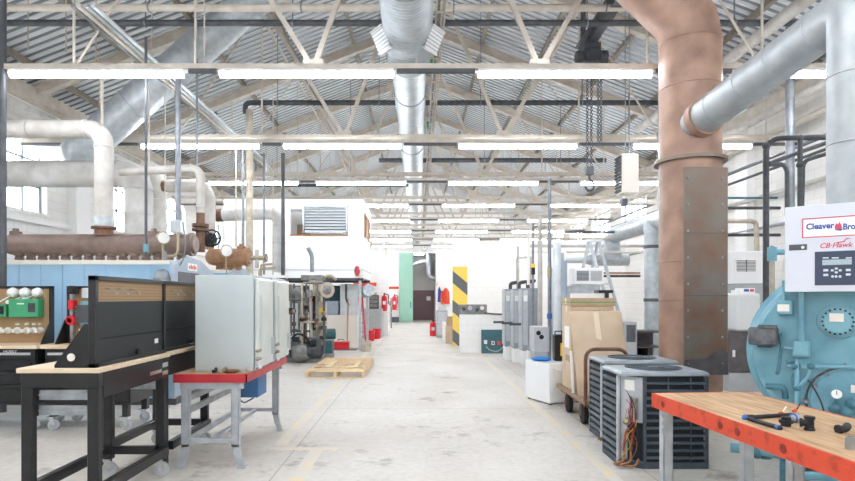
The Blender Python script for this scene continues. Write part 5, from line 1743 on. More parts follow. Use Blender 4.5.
# ================================================================== AIR CONDITIONING CONDENSERS
def condenser(label):
    w, dp, h = .81, .58, .9
    ch = .2                                   # open service corner
    t = root('condenser_unit', label, 'condenser unit', (0, 0, 0), 0, 'outdoor condenser units on the floor')
    MB().prism([(0, .13), (ch, 0), (w, 0), (w, dp), (0, dp)], (0, 0, .0), (1, 0, 0), (0, 1, 0), (0, 0, .06)).build('base_pan', 'condenser', t, bevel=.006)
    MB().prism([(.03, .17), (ch + .02, .035), (w - .03, .035), (w - .03, dp - .03), (.03, dp - .03)], (0, 0, .06), (1, 0, 0), (0, 1, 0), (0, 0, h - .1)).build('coil', 'coil', t)
    n = 11
    fr = MB(); lf = MB(); rt = MB()
    for k in range(n):
        z = .1 + (h - .2) * k / (n - 1)
        fr.bar((ch + .02, .012, z), (w - .02, .012, z), .03, .012, (0, -.5, .85))
        lf.bar((.012, .15, z), (.012, dp - .02, z), .03, .034, (-.5, 0, .85))
        rt.bar((w - .012, .02, z), (w - .012, dp - .02, z), .03, .03, (.5, 0, .85))
    for xx in (ch + .24, ch + .45):
        fr.b(xx - .004, xx + .004, .008, .03, .06, h - .05)
    fr.build('louvre_panel', 'condenser_slat', t); lf.build('louvre_panel', 'condenser_slat', t); rt.build('louvre_panel', 'condenser_slat', t)
    for (x, y) in ((0, dp - .03), (w - .03, 0), (w - .03, dp - .03), (ch, 0)):
        MB().b(x, x + .03, y, y + .03, .03, h - .04).build('corner_post', 'condenser', t, bevel=.004)
    MB().b(-.004, .026, .125, .155, .03, h - .04).build('corner_post', 'furnace_side', t, bevel=.004)
    # service corner
    u = Vector((ch, -.13, 0)).normalized(); o = Vector((.0, .13, 0))
    ln = math.hypot(ch, .13)
    sp = MB().prism([(0.02, .42), (ln - .01, .42), (ln - .01, h - .05), (.02, h - .05)], o + Vector((.02, .03, 0)), u, (0, 0, 1), (.01, .016, 0)).build('service_panel', 'furnace_side', t)
    MB().prism([(.02, .06), (ln * .35, .06), (ln * .35, .42), (.02, .42)], o + Vector((.018, .028, 0)), u, (0, 0, 1), (.01, .016, 0)).build('side_flange', 'galv', t)
    MB().prism([(.06, .72), (.15, .72), (.15, .82), (.06, .82)], o + Vector((.018, .028, 0)), u, (0, 0, 1), (-.002, -.003, 0)).build('data_plate', 'paper', sp)
    cp = MB().cyl(o + u * .15 + Vector((-.005, -.01, .46)), o + u * .15 + Vector((-.005, -.01, .66)), .035, n=14).build('capacitor', 'steel', t)
    rnd = random.Random(3)
    for k, m in enumerate(('wire_red', 'wire_black', 'wire_black', 'wire_red', 'wire_yellow', 'wire_black', 'copper')):
        pts = []
        z = .74 - .03 * k
        for j in range(6):
            pts.append(o + u * (.05 + .16 * rnd.random()) + Vector((-.02 - .02 * rnd.random(), -.03 - .02 * rnd.random(), z)))
            z -= .085 + .03 * rnd.random()
        MB().tube(pts, .0035, 6, .06).build('wire', m, t)
    MB().lathe([(0, .035), (.03, .04), (.06, .02)], o + u * .1 + Vector((-.02, -.03, .44)), (-.5, -.8, .2), 12).build('contactor', 'brass', t)
    for k in range(2):
        MB().tube([o + u * (.08 + .06 * k) + Vector((.03, .04, .35)), o + u * (.08 + .06 * k) + Vector((-.02, -.02, .3)), o + u * (.08 + .06 * k) + Vector((-.03, -.03, .06)), o + u * (.0 + .06 * k) + Vector((-.06, -.08, .035))], .012, 8, .04).build('refrigerant_line', 'copper', t)
    MB().tube([o + u * .0 + Vector((-.03, -.05, .02)), o + u * .18 + Vector((-.03, -.05, .03)), o + u * .2 + Vector((-.02, -.04, .1))], .013, 8, .04).build('refrigerant_line', 'copper', t)
    # lid with fan opening
    n = 32
    lid = MB()
    cx, cy, ra = w / 2, dp / 2, .25
    outer = []
    for i in range(n):
        a = 2 * PI * i / n; c, s = math.cos(a), math.sin(a)
        k = 1 / max(abs(c) / (w / 2 + .012), abs(s) / (dp / 2 + .012))
        outer.append((cx + c * k, cy + s * k))
    rs = [[Vector((x, y, h - .03)) for x, y in outer], [Vector((x, y, h - .012)) for x, y in outer],
          [Vector((cx + (x - cx) * .95, cy + (y - cy) * .95, h + .008)) for x, y in outer],
          [Vector((cx + ra * 1.08 * math.cos(2 * PI * i / n), cy + ra * 1.0 * math.sin(2 * PI * i / n), h + .015)) for i in range(n)],
          [Vector((cx + ra * 1.04 * math.cos(2 * PI * i / n), cy + ra * .97 * math.sin(2 * PI * i / n), h - .03)) for i in range(n)]]
    lid.rings(rs, caps=False, smooth=False)
    lid.build('lid', 'condenser_top', t)
    MB().cyl((cx, cy, h - .06), (cx, cy, h - .055), ra, n=32).build('fan_shroud', 'coil', t)
    g = MB()
    for q in range(8):
        g.torus((cx, cy, h + .02), (0, 0, 1), .05 + .03 * q, .004, 32, 5)
    for q in range(8):
        a = PI * q / 4
        g.cyl((cx, cy, h + .021), (cx + ra * 1.05 * math.cos(a), cy + ra * math.sin(a), h + .018), .004, n=6)
    g.cyl((cx, cy, h + .01), (cx, cy, h + .026), .05, n=16)
    g.build('fan_guard', 'condenser', t)
    for q in range(3):
        a = 2 * PI * q / 3
        MB().bar((cx + .04 * math.cos(a), cy + .04 * math.sin(a), h - .035), (cx + .22 * math.cos(a), cy + .22 * math.sin(a), h - .03), .11, .004, (math.sin(a) * .3, -math.cos(a) * .3, .9)).build('fan_blade', 'dark_grey', t)
    return t


cu = condenser('front dark grey condenser unit with exposed wiring beside the orange edged bench')
cu.location = (1.91, 5.33, 0)
dup(cu, (2.06, 6.28, 0), 0, 'rear dark grey condenser unit between the wired front one and the box cart')

# ================================================================== CART WITH BOXES
cx0, cx1, cy0, cy1 = 2.06, 2.82, 7.06, 8.5
t = root('platform_cart', 'wooden platform cart with bent pipe handle carrying cardboard boxes', 'cart', ((cx0 + cx1) / 2, (cy0 + cy1) / 2, 0))
for k in range(6):
    y = cy0 + (cy1 - cy0) * k / 6
    MB().b(cx0, cx1, y, y + (cy1 - cy0) / 6 - .006, .27, .33).build('deck_board', 'cart_wood', t, W=True, bevel=.004)
MB().b(cx0 + .06, cx1 - .06, cy0 + .04, cy1 - .04, .22, .27).build('frame', 'rusty_pipe', t, W=True)
for x in (cx0 + .06, cx1 - .06):
    for y in (cy0 + .22, cy1 - .5):
        mb = MB()
        for s in (-1, 1):
            mb.b(x + s * .04 - .005, x + s * .04 + .005, y - .03, y + .03, .1, .23)
        mb.b(x - .045, x + .045, y - .03, y + .03, .222, .232)
        fk = mb.build('wheel_fork', 'rusty_pipe', t, W=True)
        MB().lathe([(-.032, .11), (-.026, .13), (.026, .13), (.032, .11)], (x, y, .13), (1, 0, 0), 24).build('wheel', 'black_rubber', fk, W=True)
MB().tube([(cx0 + .02, cy0 + .02, .25), (cx0 + .02, cy0 + .02, .965), (cx1 - .22, cy0 + .02, .965), (cx1 - .18, cy0 + .02, .28)], .022, 12, .14).build('handle', 'rusty_pipe', t, W=True)


def carton(x0, x1, y0, y1, z0, z1, label, group=None, m='cardboard', extra=None, name='cardboard_box'):
    t = root(name, label, 'box', ((x0 + x1) / 2, (y0 + y1) / 2, z0), 0, group)
    MB().b(x0, x1, y0, y1, z0, z1).build('carton', m, t, W=True, bevel=.004)
    MB().b(x0 - .001, x1 + .001, (y0 + y1) / 2 - .03, (y0 + y1) / 2 + .03, z1 - .08, z1 + .0015).build('tape', 'tape', t, W=True)
    return t


t = carton(2.11, 2.70, 7.86, 8.34, .332, 1.488, 'tall brown cardboard box standing on the cart under a flat box')
MB().b(2.108, 2.11, 7.95, 8.2, .9, 1.2).build('label_sheet', 'paper', t, W=True)
for k in range(5):
    MB().b(2.1085, 2.11, 7.92 + .05 * k, 7.95 + .05 * k, .72 - .01 * (k % 2), .80).build('lettering', 'cart_wood', t, W=True)
for k in range(4):
    MB().b(2.42 + .06 * k, 2.46 + .06 * k, 7.857, 7.86, 1.40, 1.435).build('lettering', 'cart_wood', t, W=True)
t = carton(2.10, 2.72, 7.84, 8.36, 1.49, 1.598, 'flat brown cardboard box with green strap on top of the tall box', m='cardboard_dark')
MB().b(2.096, 2.724, 7.836, 8.364, 1.535, 1.548).build('strap', 'green_box', t, W=True)
one(MB().prism([(0, 0), (.5, .02), (.46, .38), (.06, .34)], (2.14, 7.9, 1.6), (1, 0, 0), (0, 1, 0), (0, 0, .065)), 'paper_stack', 'paper', 'loose white papers on the flat strapped box', 'papers')
mb = MB().b(2.5, 2.70, 7.88, 8.1, 1.668, 1.71)
t = root('black_bracket', 'black bracket lying on the flat strapped box', 'bracket', (2.6, 7.98, 1.6))
mb.build('plate', 'black_steel', t, W=True, bevel=.004)
MB().b(2.59, 2.64, 7.88, 7.92, 1.6, 1.67).build('stem', 'black_steel', t, W=True)
# leaning flattened carton
t = root('leaning_cardboard', 'large flattened cardboard sheet with tape stripe leaning on the tall box', 'cardboard', (2.42, 7.4, .332))
lo = [Vector((2.09, 7.40, .334)), Vector((2.8, 7.46, .334))]; hi = [Vector((2.08, 7.79, 1.40)), Vector((2.78, 7.8, 1.41))]
w = Vector((0, .055, .02))
MB().add([lo[0], lo[1], hi[1], hi[0], lo[0] + w, lo[1] + w, hi[1] + w, hi[0] + w], [(0, 1, 2, 3), (7, 6, 5, 4), (0, 4, 5, 1), (1, 5, 6, 2), (2, 6, 7, 3), (3, 7, 4, 0)]).build('sheet', 'cardboard', t, W=True)
a0, a1 = lo[0].lerp(lo[1], .5), hi[0].lerp(hi[1], .5)
dv = Vector((.035, 0, 0)); n = Vector((0, -.008, .003))
MB().add([a0 - dv + n, a0 + dv + n, a1 + dv + n, a1 - dv + n, a0 - dv - n, a0 + dv - n, a1 + dv - n, a1 - dv - n], [(0, 1, 2, 3), (7, 6, 5, 4), (0, 4, 5, 1), (1, 5, 6, 2), (2, 6, 7, 3), (3, 7, 4, 0)]).build('tape', 'tape', t, W=True)
one(MB().prism([(0, 0), (.035, .0), (.035, .55), (0, .55)], (2.06, 7.60, .332), (0, 1, 0), (0, .2, 1), (.03, 0, 0)), 'foam_strip', 'paper', 'thin white foam strip upright between the tall box and leaning sheet', 'strip')

# ================================================================== WHITE APPLIANCE
t = root('water_heater', 'low white appliance with red and blue dials on the floor beside the cart', 'appliance', (1.96, 8.5, 0), R(22))
MB().b(0, .62, 0, .66, .02, .62).build('casing', 'white_enamel', t, bevel=.012)
MB().b(.03, .6, -.006, 0, .05, .58).build('front_panel', 'white_paint', t)
for (x, z, m) in ((.3, .52, 'wire_blue'), (.3, .2, 'red')):
    MB().lathe([(0, .05), (.02, .05), (.03, .02)], (x, -.006, z), (0, -1, 0), 20).build('dial', m, t)
MB().b(.05, .2, -.009, -.006, .25, .42).build('label_sheet', 'paper', t)
MB().tube([(.06, -.01, .56), (.16, -.06, .5), (.28, -.05, .52)], .012, 6, .05).build('hose', 'plastic_white', t)
for x in (.05, .55):
    for y in (.05, .6):
        MB().cyl((x, y, 0), (x, y, .03), .03, n=10).build('foot', 'black_rubber', t)
o = Vector((1.96, 8.5, 0)); rot = Matrix.Rotation(R(22), 3, 'Z')
q = o + rot @ Vector((.12, .38, .622))
one(MB().sph(q + Vector((0, 0, .03)), .16, 14, 8, (1, .8, .22)), 'cloth', 'blue_cloth', 'crumpled bright blue cloth on top of the white appliance', 'cloth')
q = o + rot @ Vector((.36, .3, .622))
t = root('battery_charger', 'upright black device with yellow stripe standing on the white appliance', 'device', q)
MB().b(q.x - .06, q.x + .1, q.y - .06, q.y + .1, .622, 1.03).build('case', 'black_steel', t, W=True, bevel=.012)
MB().b(q.x + .03, q.x + .09, q.y - .064, q.y - .06, .7, .9).build('stripe', 'yellow', t, W=True)
MB().tube([(q.x - .04, q.y, 1.03), (q.x - .04, q.y, 1.08), (q.x + .07, q.y, 1.08), (q.x + .07, q.y, 1.03)], .01, 6, .02).build('handle', 'black_rubber', t, W=True)
d = 9.6
t = root('outlet_cabinet', 'grey sheet metal box with two round black holes behind the white appliance', 'box', (X(541, d), d, 0))
MB().b(X(534, d), X(549, d), d, d + .4, Z(352, d), Z(327, d)).build('casing', 'furnace_side', t, W=True, bevel=.006)
MB().b(X(535, d), X(548, d), d + .02, d + .38, 0, Z(352, d)).build('stand', 'cabinet_grey', t, W=True)
for (px, py) in ((538.5, 333), (541.5, 337)):
    MB().lathe([(0, .035), (.006, .04)], at(px, py, d), (0, -1, 0), 18).build('hole', 'black_rubber', t, W=True)

# ================================================================== ROW OF FURNACES
def furnace(x, y, label, dx=0):
    t = root('furnace', label, 'furnace', (x, y, 0), 0, 'furnaces in a row on white stands')
    MB().b(0, .36, 0, .48, 0, .36).build('stand', 'plastic_white', t, bevel=.01)
    MB().b(-.01, .36, .0, .48, .36, 1.83).build('casing', 'furnace_grey', t, bevel=.006)
    MB().b(-.03, -.01, .03, .45, .4, 1.8).build('door', 'furnace_side', t, bevel=.004)
    MB().b(.0, .11, -.006, 0, .5, 1.78).build('side_panel', 'furnace_side', t)
    MB().b(.01, .1, -.011, -.006, 1.52, 1.66).build('label_sheet', 'paper', t)
    MB().tube([(.15, .2, 1.8), (.15, .2, 1.98), (.3, .2, 2.0), (.3, .2, 2.04)], .045, 12, .08).build('flue_elbow', 'dark_pipe', t)
    MB().tube([(-.3, .1, .98), (-.02, .1, .98)], .03, 10).build('gas_pipe', 'dark_pipe', t)
    MB().tube([(.1, -.03, .38), (.1, -.06, .2), (.1, -.06, .03)], .025, 8, .05).build('drain_hose', 'plastic_white', t)
    return t


f0 = furnace(2.46, 13.35, 'grey furnace on a white stand, nearest of the row beyond the white appliance')
dup(f0, (2.36, 13.95, 0), None, 'grey furnace on a white stand, second of the row from the white appliance')
dup(f0, (2.24, 14.55, 0), None, 'grey furnace on a white stand, last of the row next to the teal board')
# thin risers over the furnaces
for (px, d, z0, z1, r, m, lab) in (
        (533, 12.2, 0, 3.2, .025, 'grey_pipe', 'dark riser beside the nearest furnace'),
        (540, 11.8, .8, 3.3, .05, 'lagging', 'white plastic riser in front of the furnace row'),
        (528.5, 13.0, 1.9, 3.1, .035, 'cream', 'cream riser above the furnaces'),
        (549.5, 11.0, 0, 3.9, .035, 'grey_pipe', 'tall grey riser with a blue collar behind the grey outlet box'),
        (518, 14.4, 2.0, 2.9, .03, 'lagging', 'thin white vent riser over the far furnaces'),
        (557, 10.4, 0, 2.6, .07, 'galv_light', 'pale round duct riser beside the tall cardboard box'),
        (562, 10.8, .3, 2.3, .1, 'gable_grey', 'pale blue grey column behind the tall cardboard box')):
    x = X(px, d)
    t = root('riser_pipe', lab, 'pipe', (x, d, z0), 0)
    MB().cyl((x, d, z0), (x, d, z1), r, n=12).build('run', m, t, W=True)
    if px == 549.5:
        MB().cyl((x, d, 1.2), (x, d, 1.3), r + .015, n=12).build('collar', 'wire_blue', t, W=True)
        MB().cyl((x, d, 2.0), (x, d, 2.2), r + .008, n=12).build('collar', 'brass', t, W=True)
    if px == 533:
        MB().b(x - .035, x + .035, d - .05, d + .05, 2.1, 2.25).build('valve', 'black_steel', t, W=True)
        MB().b(x - .035, x + .035, d - .05, d + .05, 2.25, 2.33).build('tag', 'yellow', t, W=True)
# level pipes above the furnaces
for (py, px0, px1, d, r, m, lab) in (
        (252, 530, 660, 14.4, .03, 'cream', 'cream level pipe over the grey ducting on the right'),
        (246, 530, 660, 15.2, .04, 'lagging', 'white level pipe over the grey ducting, higher one'),
        (273, 586, 640, 15.5, .025, 'copper', 'copper level pipe beside the wall air conditioner, upper one'),
        (276, 586, 640, 15.6, .035, 'dark_pipe', 'black lagged level pipe right under the copper one'),
        (232, 565, 618, 14.0, .03, 'dark_grey', 'thin dark level conduit over the step ladder'),
        (239, 560, 610, 14.0, .03, 'beige_metal', 'thin brown level conduit over the step ladder, lower one')):
    pipe('level_pipe', [at(px0, py, d), at(px1, py, d)], r, m, lab, group='level pipes over the ducting')
t = root('vent_loop', 'thin white pipe frame over the far furnaces', 'pipe', (X(520, 15), 15, 2))
MB().tube([at(517, 320, 15), at(517, 258, 15), at(531, 257, 15), at(531, 290, 15)], .025, 8, .04).build('run', 'lagging', t, W=True)

# ================================================================== DUCTWORK RIGHT
t = root('supply_duct', 'silver round duct running along the right side behind the brown flue with a down leg', 'duct', (5.0, 12, 2))
MB().tube([(5.02, 10.65, 3.22), (5.02, 14.75, 3.22), (5.02, 14.75, 2.75)], .2, 24, .3, 8).build('run', 'galv', t, W=True)
MB().lathe([(0, .2), (.1, .24), (.32, .24), (.4, .13)], (5.02, 14.75, 2.9), (0, 0, -1), 20).build('boot', 'galv', t, W=True)
xd = X(652.5, 12.0)
leg = MB().tube([(xd, 12.0, 3.22), (xd, 12.0, .0)], .165, 24).build('down_leg', 'galv', t, W=True)
MB().cyl((xd, 12.0, 2.98), (xd, 12.0, 3.1), .18, n=24).build('collar', 'galv', t, W=True)
for py in (247, 300):
    MB().cyl((xd, 12, Z(py + 1.6, 12)), (xd, 12, Z(py - 1.6, 12)), .18, n=24).build('collar', 'dark_grey', t, W=True)
for yy in (11.9, 13.6):
    MB().cyl((5.02, yy, 3.4), (5.02, yy, 6.5), .01, n=6).build('hanger', 'steel', t, W=True)
t = root('branch_duct', 'silver branch duct leading from the round duct to the furnace row', 'duct', (4.2, 14.75, 2.5))
z = Z(260, 14.75)
MB().tube([(X(628, 14.75), 14.75, z), (X(592, 14.75), 14.75, z)], .15, 20).build('wide_run', 'galv', t, W=True)
MB().lathe([(0, .15), (.18, .09)], (X(592, 14.75), 14.75, z), (-1, 0, 0), 20).build('reducer', 'galv', t, W=True)
MB().tube([(X(588, 14.75), 14.75, z), (X(554, 14.75), 14.75, z), (X(554, 14.75), 14.75, .3)], .085, 16, .2).build('narrow_run', 'galv_light', t, W=True)

# ladder
d = 12.6
t = root('step_ladder', 'tall grey aluminium step ladder standing open behind the cardboard boxes', 'ladder', (X(594, d), d, 0))
apx, apz = X(594, d), Z(241, d)
for s in (-1, 1):
    MB().bar((apx + s * .1, d, apz), (apx + s * .1 + .75, d - .2 + .05 * s, 0.0), .03, .07).build('rail', 'galv', t, W=True)
    MB().bar((apx + s * .1, d + .05, apz), (apx + s * .12 - .5, d + .4, 0.0), .03, .06).build('rear_rail', 'galv', t, W=True)
MB().b(apx - .17, apx + .17, d - .06, d + .12, apz - .02, apz + .03).build('top_cap', 'galv_light', t, W=True)
for k in range(8):
    f = (k + 1) / 9
    MB().bar((apx - .1 + .75 * f, d - .2 * f, apz * (1 - f)), (apx + .1 + .75 * f, d - .15 * f, apz * (1 - f)), .08, .02).build('step', 'galv', t, W=True)
# window air conditioner on its sheet metal stand
d = 10.9
x0, x1 = X(573, d), X(603, d)
t = root('sheet_metal_plenum', 'grey sheet metal plenum with curved top under the white air conditioner', 'plenum', ((x0 + x1) / 2, d, 0))
mb = MB()
pts = [(x0 - .25, 0), (x1 - .05, 0), (x1 - .05, Z(284.5, d) - .01)] + [(x0 + .02 - .27 * math.sin(R(9 * k)) , Z(284.5, d) - .01 - .3 * (1 - math.cos(R(9 * k)))) for k in range(0, 11)]
mb.prism(pts, (0, d + .02, 0), (1, 0, 0), (0, 0, 1), (0, .3, 0))
mb.build('body', 'galv', t, W=True)
t = root('air_conditioner', 'white window air conditioner with two grey grilles on the sheet metal plenum', 'air conditioner', ((x0 + x1) / 2, d, Z(284.5, d)))
MB().b(x0, x1, d - .05, d + .32, Z(284.5, d) + .002, Z(268, d)).build('casing', 'white_enamel', t, W=True, bevel=.015)
for a, c, m in ((576, 588, 'dark_grey'), (590, 601, 'cabinet_grey')):
    g = MB().b(X(a, d), X(c, d), d - .056, d - .05, Z(281, d), Z(271, d)).build('grille', m, t, W=True)
    mb = MB()
    for k in range(8):
        z = Z(280.5, d) + (Z(271.5, d) - Z(280.5, d)) * k / 7
        mb.b(X(a, d), X(c, d), d - .062, d - .055, z - .004, z + .004)
    mb.build('slat', 'pale_grey', g, W=True)
d = 12.4
t = root('air_conditioner', 'small white air conditioner high up beside the grey branch duct', 'air conditioner', (X(559, d), d, Z(264, d)))
MB().b(X(553, d), X(566, d), d, d + .4, Z(269, d), Z(250, d)).build('casing', 'white_enamel', t, W=True, bevel=.01)
MB().b(X(555, d), X(564, d), d - .006, d, Z(266, d), Z(253, d)).build('grille', 'cabinet_grey', t, W=True)
MB().b(X(556, d), X(563, d), d + .1, d + .3, 0, Z(269, d)).build('pedestal', 'furnace_side', t, W=True)

# things by the flue
d = 10.6
t = root('grey_cabinet', 'small grey ventilated cabinet on the floor behind the condenser units', 'cabinet', (X(631, d), d, 0))
MB().b(X(625, d), X(637, d), d, d + .3, 0, Z(322, d)).build('body', 'cabinet_grey', t, W=True, bevel=.008)
MB().b(X(626.5, d), X(635.5, d), d - .006, d, Z(342, d), Z(325, d)).build('grille', 'dark_grey', t, W=True)
d = 10.9
t = root('steel_hopper', 'dark open steel box on legs standing against the brown flue', 'box', (X(648, d), d, 0))
mb = MB().b(X(636, d), X(664, d), d + .5, d + .53, Z(362, d), Z(331, d))
mb.b(X(636, d), X(664, d), d, d + .53, Z(333, d), Z(331, d)); mb.b(X(636, d), X(664, d), d, d + .53, Z(362, d), Z(360, d)); mb.b(X(636, d), X(637.5, d), d, d + .53, Z(362, d), Z(331, d)); mb.b(X(648, d), X(649, d), d, d + .53, Z(362, d), Z(347, d))
mb.b(X(636, d), X(664, d), d, d + .53, Z(348, d), Z(346.5, d))
mb.build('box_body', 'duct_dark', t, W=True)
for px in (637.5, 662):
    for yy in (d + .03, d + .48):
        MB().b(X(px, d) - .03, X(px, d) + .03, yy - .03, yy + .03, 0, Z(362, d)).build('leg', 'duct_dark', t, W=True)
d = 9.75
t = root('filing_cabinet', 'dark grey over pale grey steel cabinet standing between the brown flue and blue boiler', 'cabinet', (X(745, d), d, 0))
MB().b(X(729, d), X(765, d), d, d + .6, 0, Z(373, d)).build('lower_unit', 'cabinet_grey', t, W=True, bevel=.006)
up = MB().b(X(729, d), X(765, d), d + .01, d + .6, Z(372.5, d), Z(332, d)).build('upper_unit', 'duct_dark', t, W=True, bevel=.006)
MB().b(X(732, d), X(735, d), d - .01, d + .01, Z(357, d), Z(350, d)).build('handle', 'chrome', up, W=True)
t = root('plastic_jug', 'large translucent white plastic jug on the dark steel cabinet', 'jug', (X(750, d), d + .3, Z(332, d)))
MB().b(X(739, d), X(763, d), d + .05, d + .5, Z(332, d) + .002, Z(293, d)).build('tank', 'jug', t, W=True, bevel=.05, seg=4)
MB().cyl((X(744, d), d + .28, Z(294, d)), (X(744, d), d + .28, Z(290, d)), .06, n=16).build('cap', 'paper', t, W=True)
t = root('label_tape_box', 'small box with red and blue print on top of the plastic jug', 'box', (X(754, d), d + .25, Z(292.5, d)))
MB().b(X(748, d), X(760, d), d + .15, d + .4, Z(293, d) + .003, Z(288, d)).build('carton', 'paper', t, W=True)
MB().b(X(749, d), X(754, d), d + .146, d + .15, Z(291.5, d), Z(289, d)).build('print', 'text_blue', t, W=True)
MB().b(X(755, d), X(759, d), d + .146, d + .15, Z(291.5, d), Z(289, d)).build('print', 'text_red', t, W=True)
d = 11.4
t = root('air_handler', 'pale grey air handler cabinet with white framed grille behind the dark steel cabinet', 'air handler', (X(745, d), d, 0))
MB().b(X(726, d), X(763, d), d, d + .5, 0, Z(284, d)).build('cabinet', 'cabinet_grey', t, W=True, bevel=.008)
hd = MB().b(X(726, d), X(762, d), d - .04, d + .5, Z(284, d), Z(251, d)).build('head', 'white_enamel', t, W=True, bevel=.02)
MB().b(X(733, d), X(756, d), d - .055, d - .04, Z(273, d), Z(259, d)).build('frame', 'white_paint', hd, W=True)
mb = MB()
for k in range(8):
    z = Z(271, d) + (Z(261, d) - Z(271, d)) * k / 7
    mb.b(X(735, d), X(754, d), d - .062, d - .054, z - .007, z + .005)
mb.b(X(744.5, d), X(745.2, d), d - .064, d - .054, Z(272, d), Z(260, d))
mb.build('grille', 'dark_grey', hd, W=True)
t = root('teal_valve', 'teal pipe valve beside the white control panel', 'valve', at(775, 254, 6.4))
MB().tube([at(771, 252, 6.6), at(786, 252, 6.6)], .035, 10).build('run', 'teal', t, W=True)
MB().lathe([(-.08, .05), (.08, .05)], at(772, 254, 6.6), (0, 0, 1), 12).build('valve_body', 'teal', t, W=True)
MB().cyl(at(772, 250, 6.6), at(772, 246, 6.6), .02, n=8).build('stem', 'teal_dark', t, W=True)
MB().tube([at(772, 258, 6.6), (X(772, 6.6), 6.6, 0)], .03, 8).build('drop', 'beige_metal', t, W=True)

# ================================================================== FAR HALF
d = 19.0
one(MB().b(X(453, d), X(467.5, d), d, d + .3, 0, 2.65), 'column_guard', 'hazard', 'yellow column guard with slanting black stripes at the end of the low white wall', 'column guard', bevel=.01)
d = 16.62
t = root('bench_machine', 'grey machine with dials lying on the low white block wall', 'machine', (X(472, d), d, 1.12))
MB().b(X(459, d), X(487, d), d + .0, d + .2, 1.122, Z(304.5, d)).build('body', 'steel_machine', t, W=True, bevel=.015)
for (px, py, r, m) in ((464, 309, .06, 'dark_pipe'), (470, 308, .08, 'chrome'), (477, 310, .05, 'dark_pipe'), (482, 308, .06, 'cream')):
    MB().lathe([(0, r), (.02, r * .9)], at(px, py, d), (0, -1, 0), 16).build('dial', m, t, W=True)
MB().tube([at(484, 313, d - .05), at(494, 314, d - .05), at(506, 314.5, d - .05)], .025, 8, .1).build('hose', 'dark_grey', t, W=True)
d = 16.5
t = root('socket_board', 'dark teal board with sockets leaning against the low white wall', 'board', (X(493, d), d, 0))
x0, x1 = X(481.5, d), X(511, d)
MB().prism([(0, 0), (x1 - x0, 0), (x1 - x0, .68), (0, .68)], (x0, d - .02, .0), (1, 0, 0), (0, .1, 1), (0, .035, 0)).build('panel', 'teal_board', t, W=True)
for (px, py, m) in ((485.5, 342, 'paper'), (493, 343, 'paper'), (499, 343, 'orange_red'), (504.5, 342, 'paper')):
    p = at(px, py, d - .0)
    so = MB().b(p.x - .045, p.x + .045, d - .03 , d + .02, p.z - .055, p.z + .055).build('socket', m, t, W=True, bevel=.004)
    if px == 493:
        MB().b(p.x - .025, p.x + .025, d - .034, d - .03, p.z - .03, p.z + .03).build('socket_face', 'dark_grey', so, W=True)
MB().tube([at(486, 346, d - .05), at(489, 350, d - .05), at(498, 352, d - .05), at(504, 346, d - .05)], .012, 6, .15).build('cable', 'pale_grey', t, W=True)

d = 23.0
t = root('base_cabinet', 'grey steel cabinet at the aisle edge under the red striped wall end, by red buckets', 'cabinet', (X(374, d), d, 0))
MB().b(X(362, d), X(382, d), d, d + .8, 0, Z(309, d)).build('body', 'cabinet_grey', t, W=True, bevel=.01)
t = root('parts_bin', 'dark grey parts cabinet on the grey steel cabinet by the red buckets', 'cabinet', (X(373, d), d + .1, Z(309, d)))
MB().b(X(369, d), X(378, d), d + .1, d + .6, Z(309, d) + .002, Z(295, d)).build('case', 'dark_grey', t, W=True, bevel=.01)
for k in range(3):
    MB().b(X(369.6, d), X(377.4, d), d + .085, d + .1, Z(307 - 4 * k, d), Z(304 - 4 * k, d)).build('drawer', 'steel_machine', t, W=True)
one(MB().b(X(370, d), X(376, d), d + .2, d + .5, Z(295, d) + .004, Z(292.5, d)), 'brown_carton', 'cardboard_dark', 'small brown carton on the dark grey parts cabinet', 'box')
for i, (px, dd, lab) in enumerate(((370.6, 21.2, 'red bucket on the floor against the grey cabinet, first of two'), (377.0, 22.3, 'red bucket on the floor against the grey cabinet, second of two'))):
    t = root('red_bucket', lab, 'bucket', (X(px, dd), dd, 0), 0, 'red buckets')
    MB().lathe([(0, .12), (.005, .13), (.38, .16), (.39, .17), (.4, .17), (.4, .15)], (X(px, dd), dd, 0), (0, 0, 1), 18).build('pail', 'red', t, W=True)
    MB().tube([(X(px, dd) - .165, dd, .38), (X(px, dd) - .15, dd - .12, .3), (X(px, dd) + .15, dd - .12, .3), (X(px, dd) + .165, dd, .38)], .008, 6, .05).build('handle', 'steel', t, W=True)


def extinguisher(x, y, z, h, r, label):
    t = root('fire_extinguisher', label, 'fire extinguisher', (x, y, z), 0, 'fire extinguishers')
    MB().lathe([(0, r * .9), (.02, r), (h * .75, r), (h * .84, r * .7), (h * .88, r * .3), (h * .92, r * .3)], (0, 0, 0), (0, 0, 1), 18).build('cylinder', 'red', t)
    MB().b(-.03, .03, -.05, .03, h * .92, h).build('valve', 'black_steel', t)
    MB().tube([(.03, 0, h * .95), (r + .06, 0, h * .9), (r + .05, 0, h * .4)], .018, 8, .06).build('hose', 'black_rubber', t)
    MB().b(-.06, .06, -r - .003, -r + .02, h * .35, h * .55).build('label_sheet', 'paper', t)
    return t


extinguisher(-1.4, 23.7, Z(311, 23.7), .75, .11, 'red fire extinguisher hanging at the end of the striped stub wall')
extinguisher(X(394.5, 37.75), 37.75, Z(310, 37.75), 1.05, .15, 'red fire extinguisher on the end wall beside the green sliding door')
extinguisher(X(433, 24), 24.0, 0, .68, .14, 'red fire extinguisher standing on the floor beside the pale cabinet by the doorway')
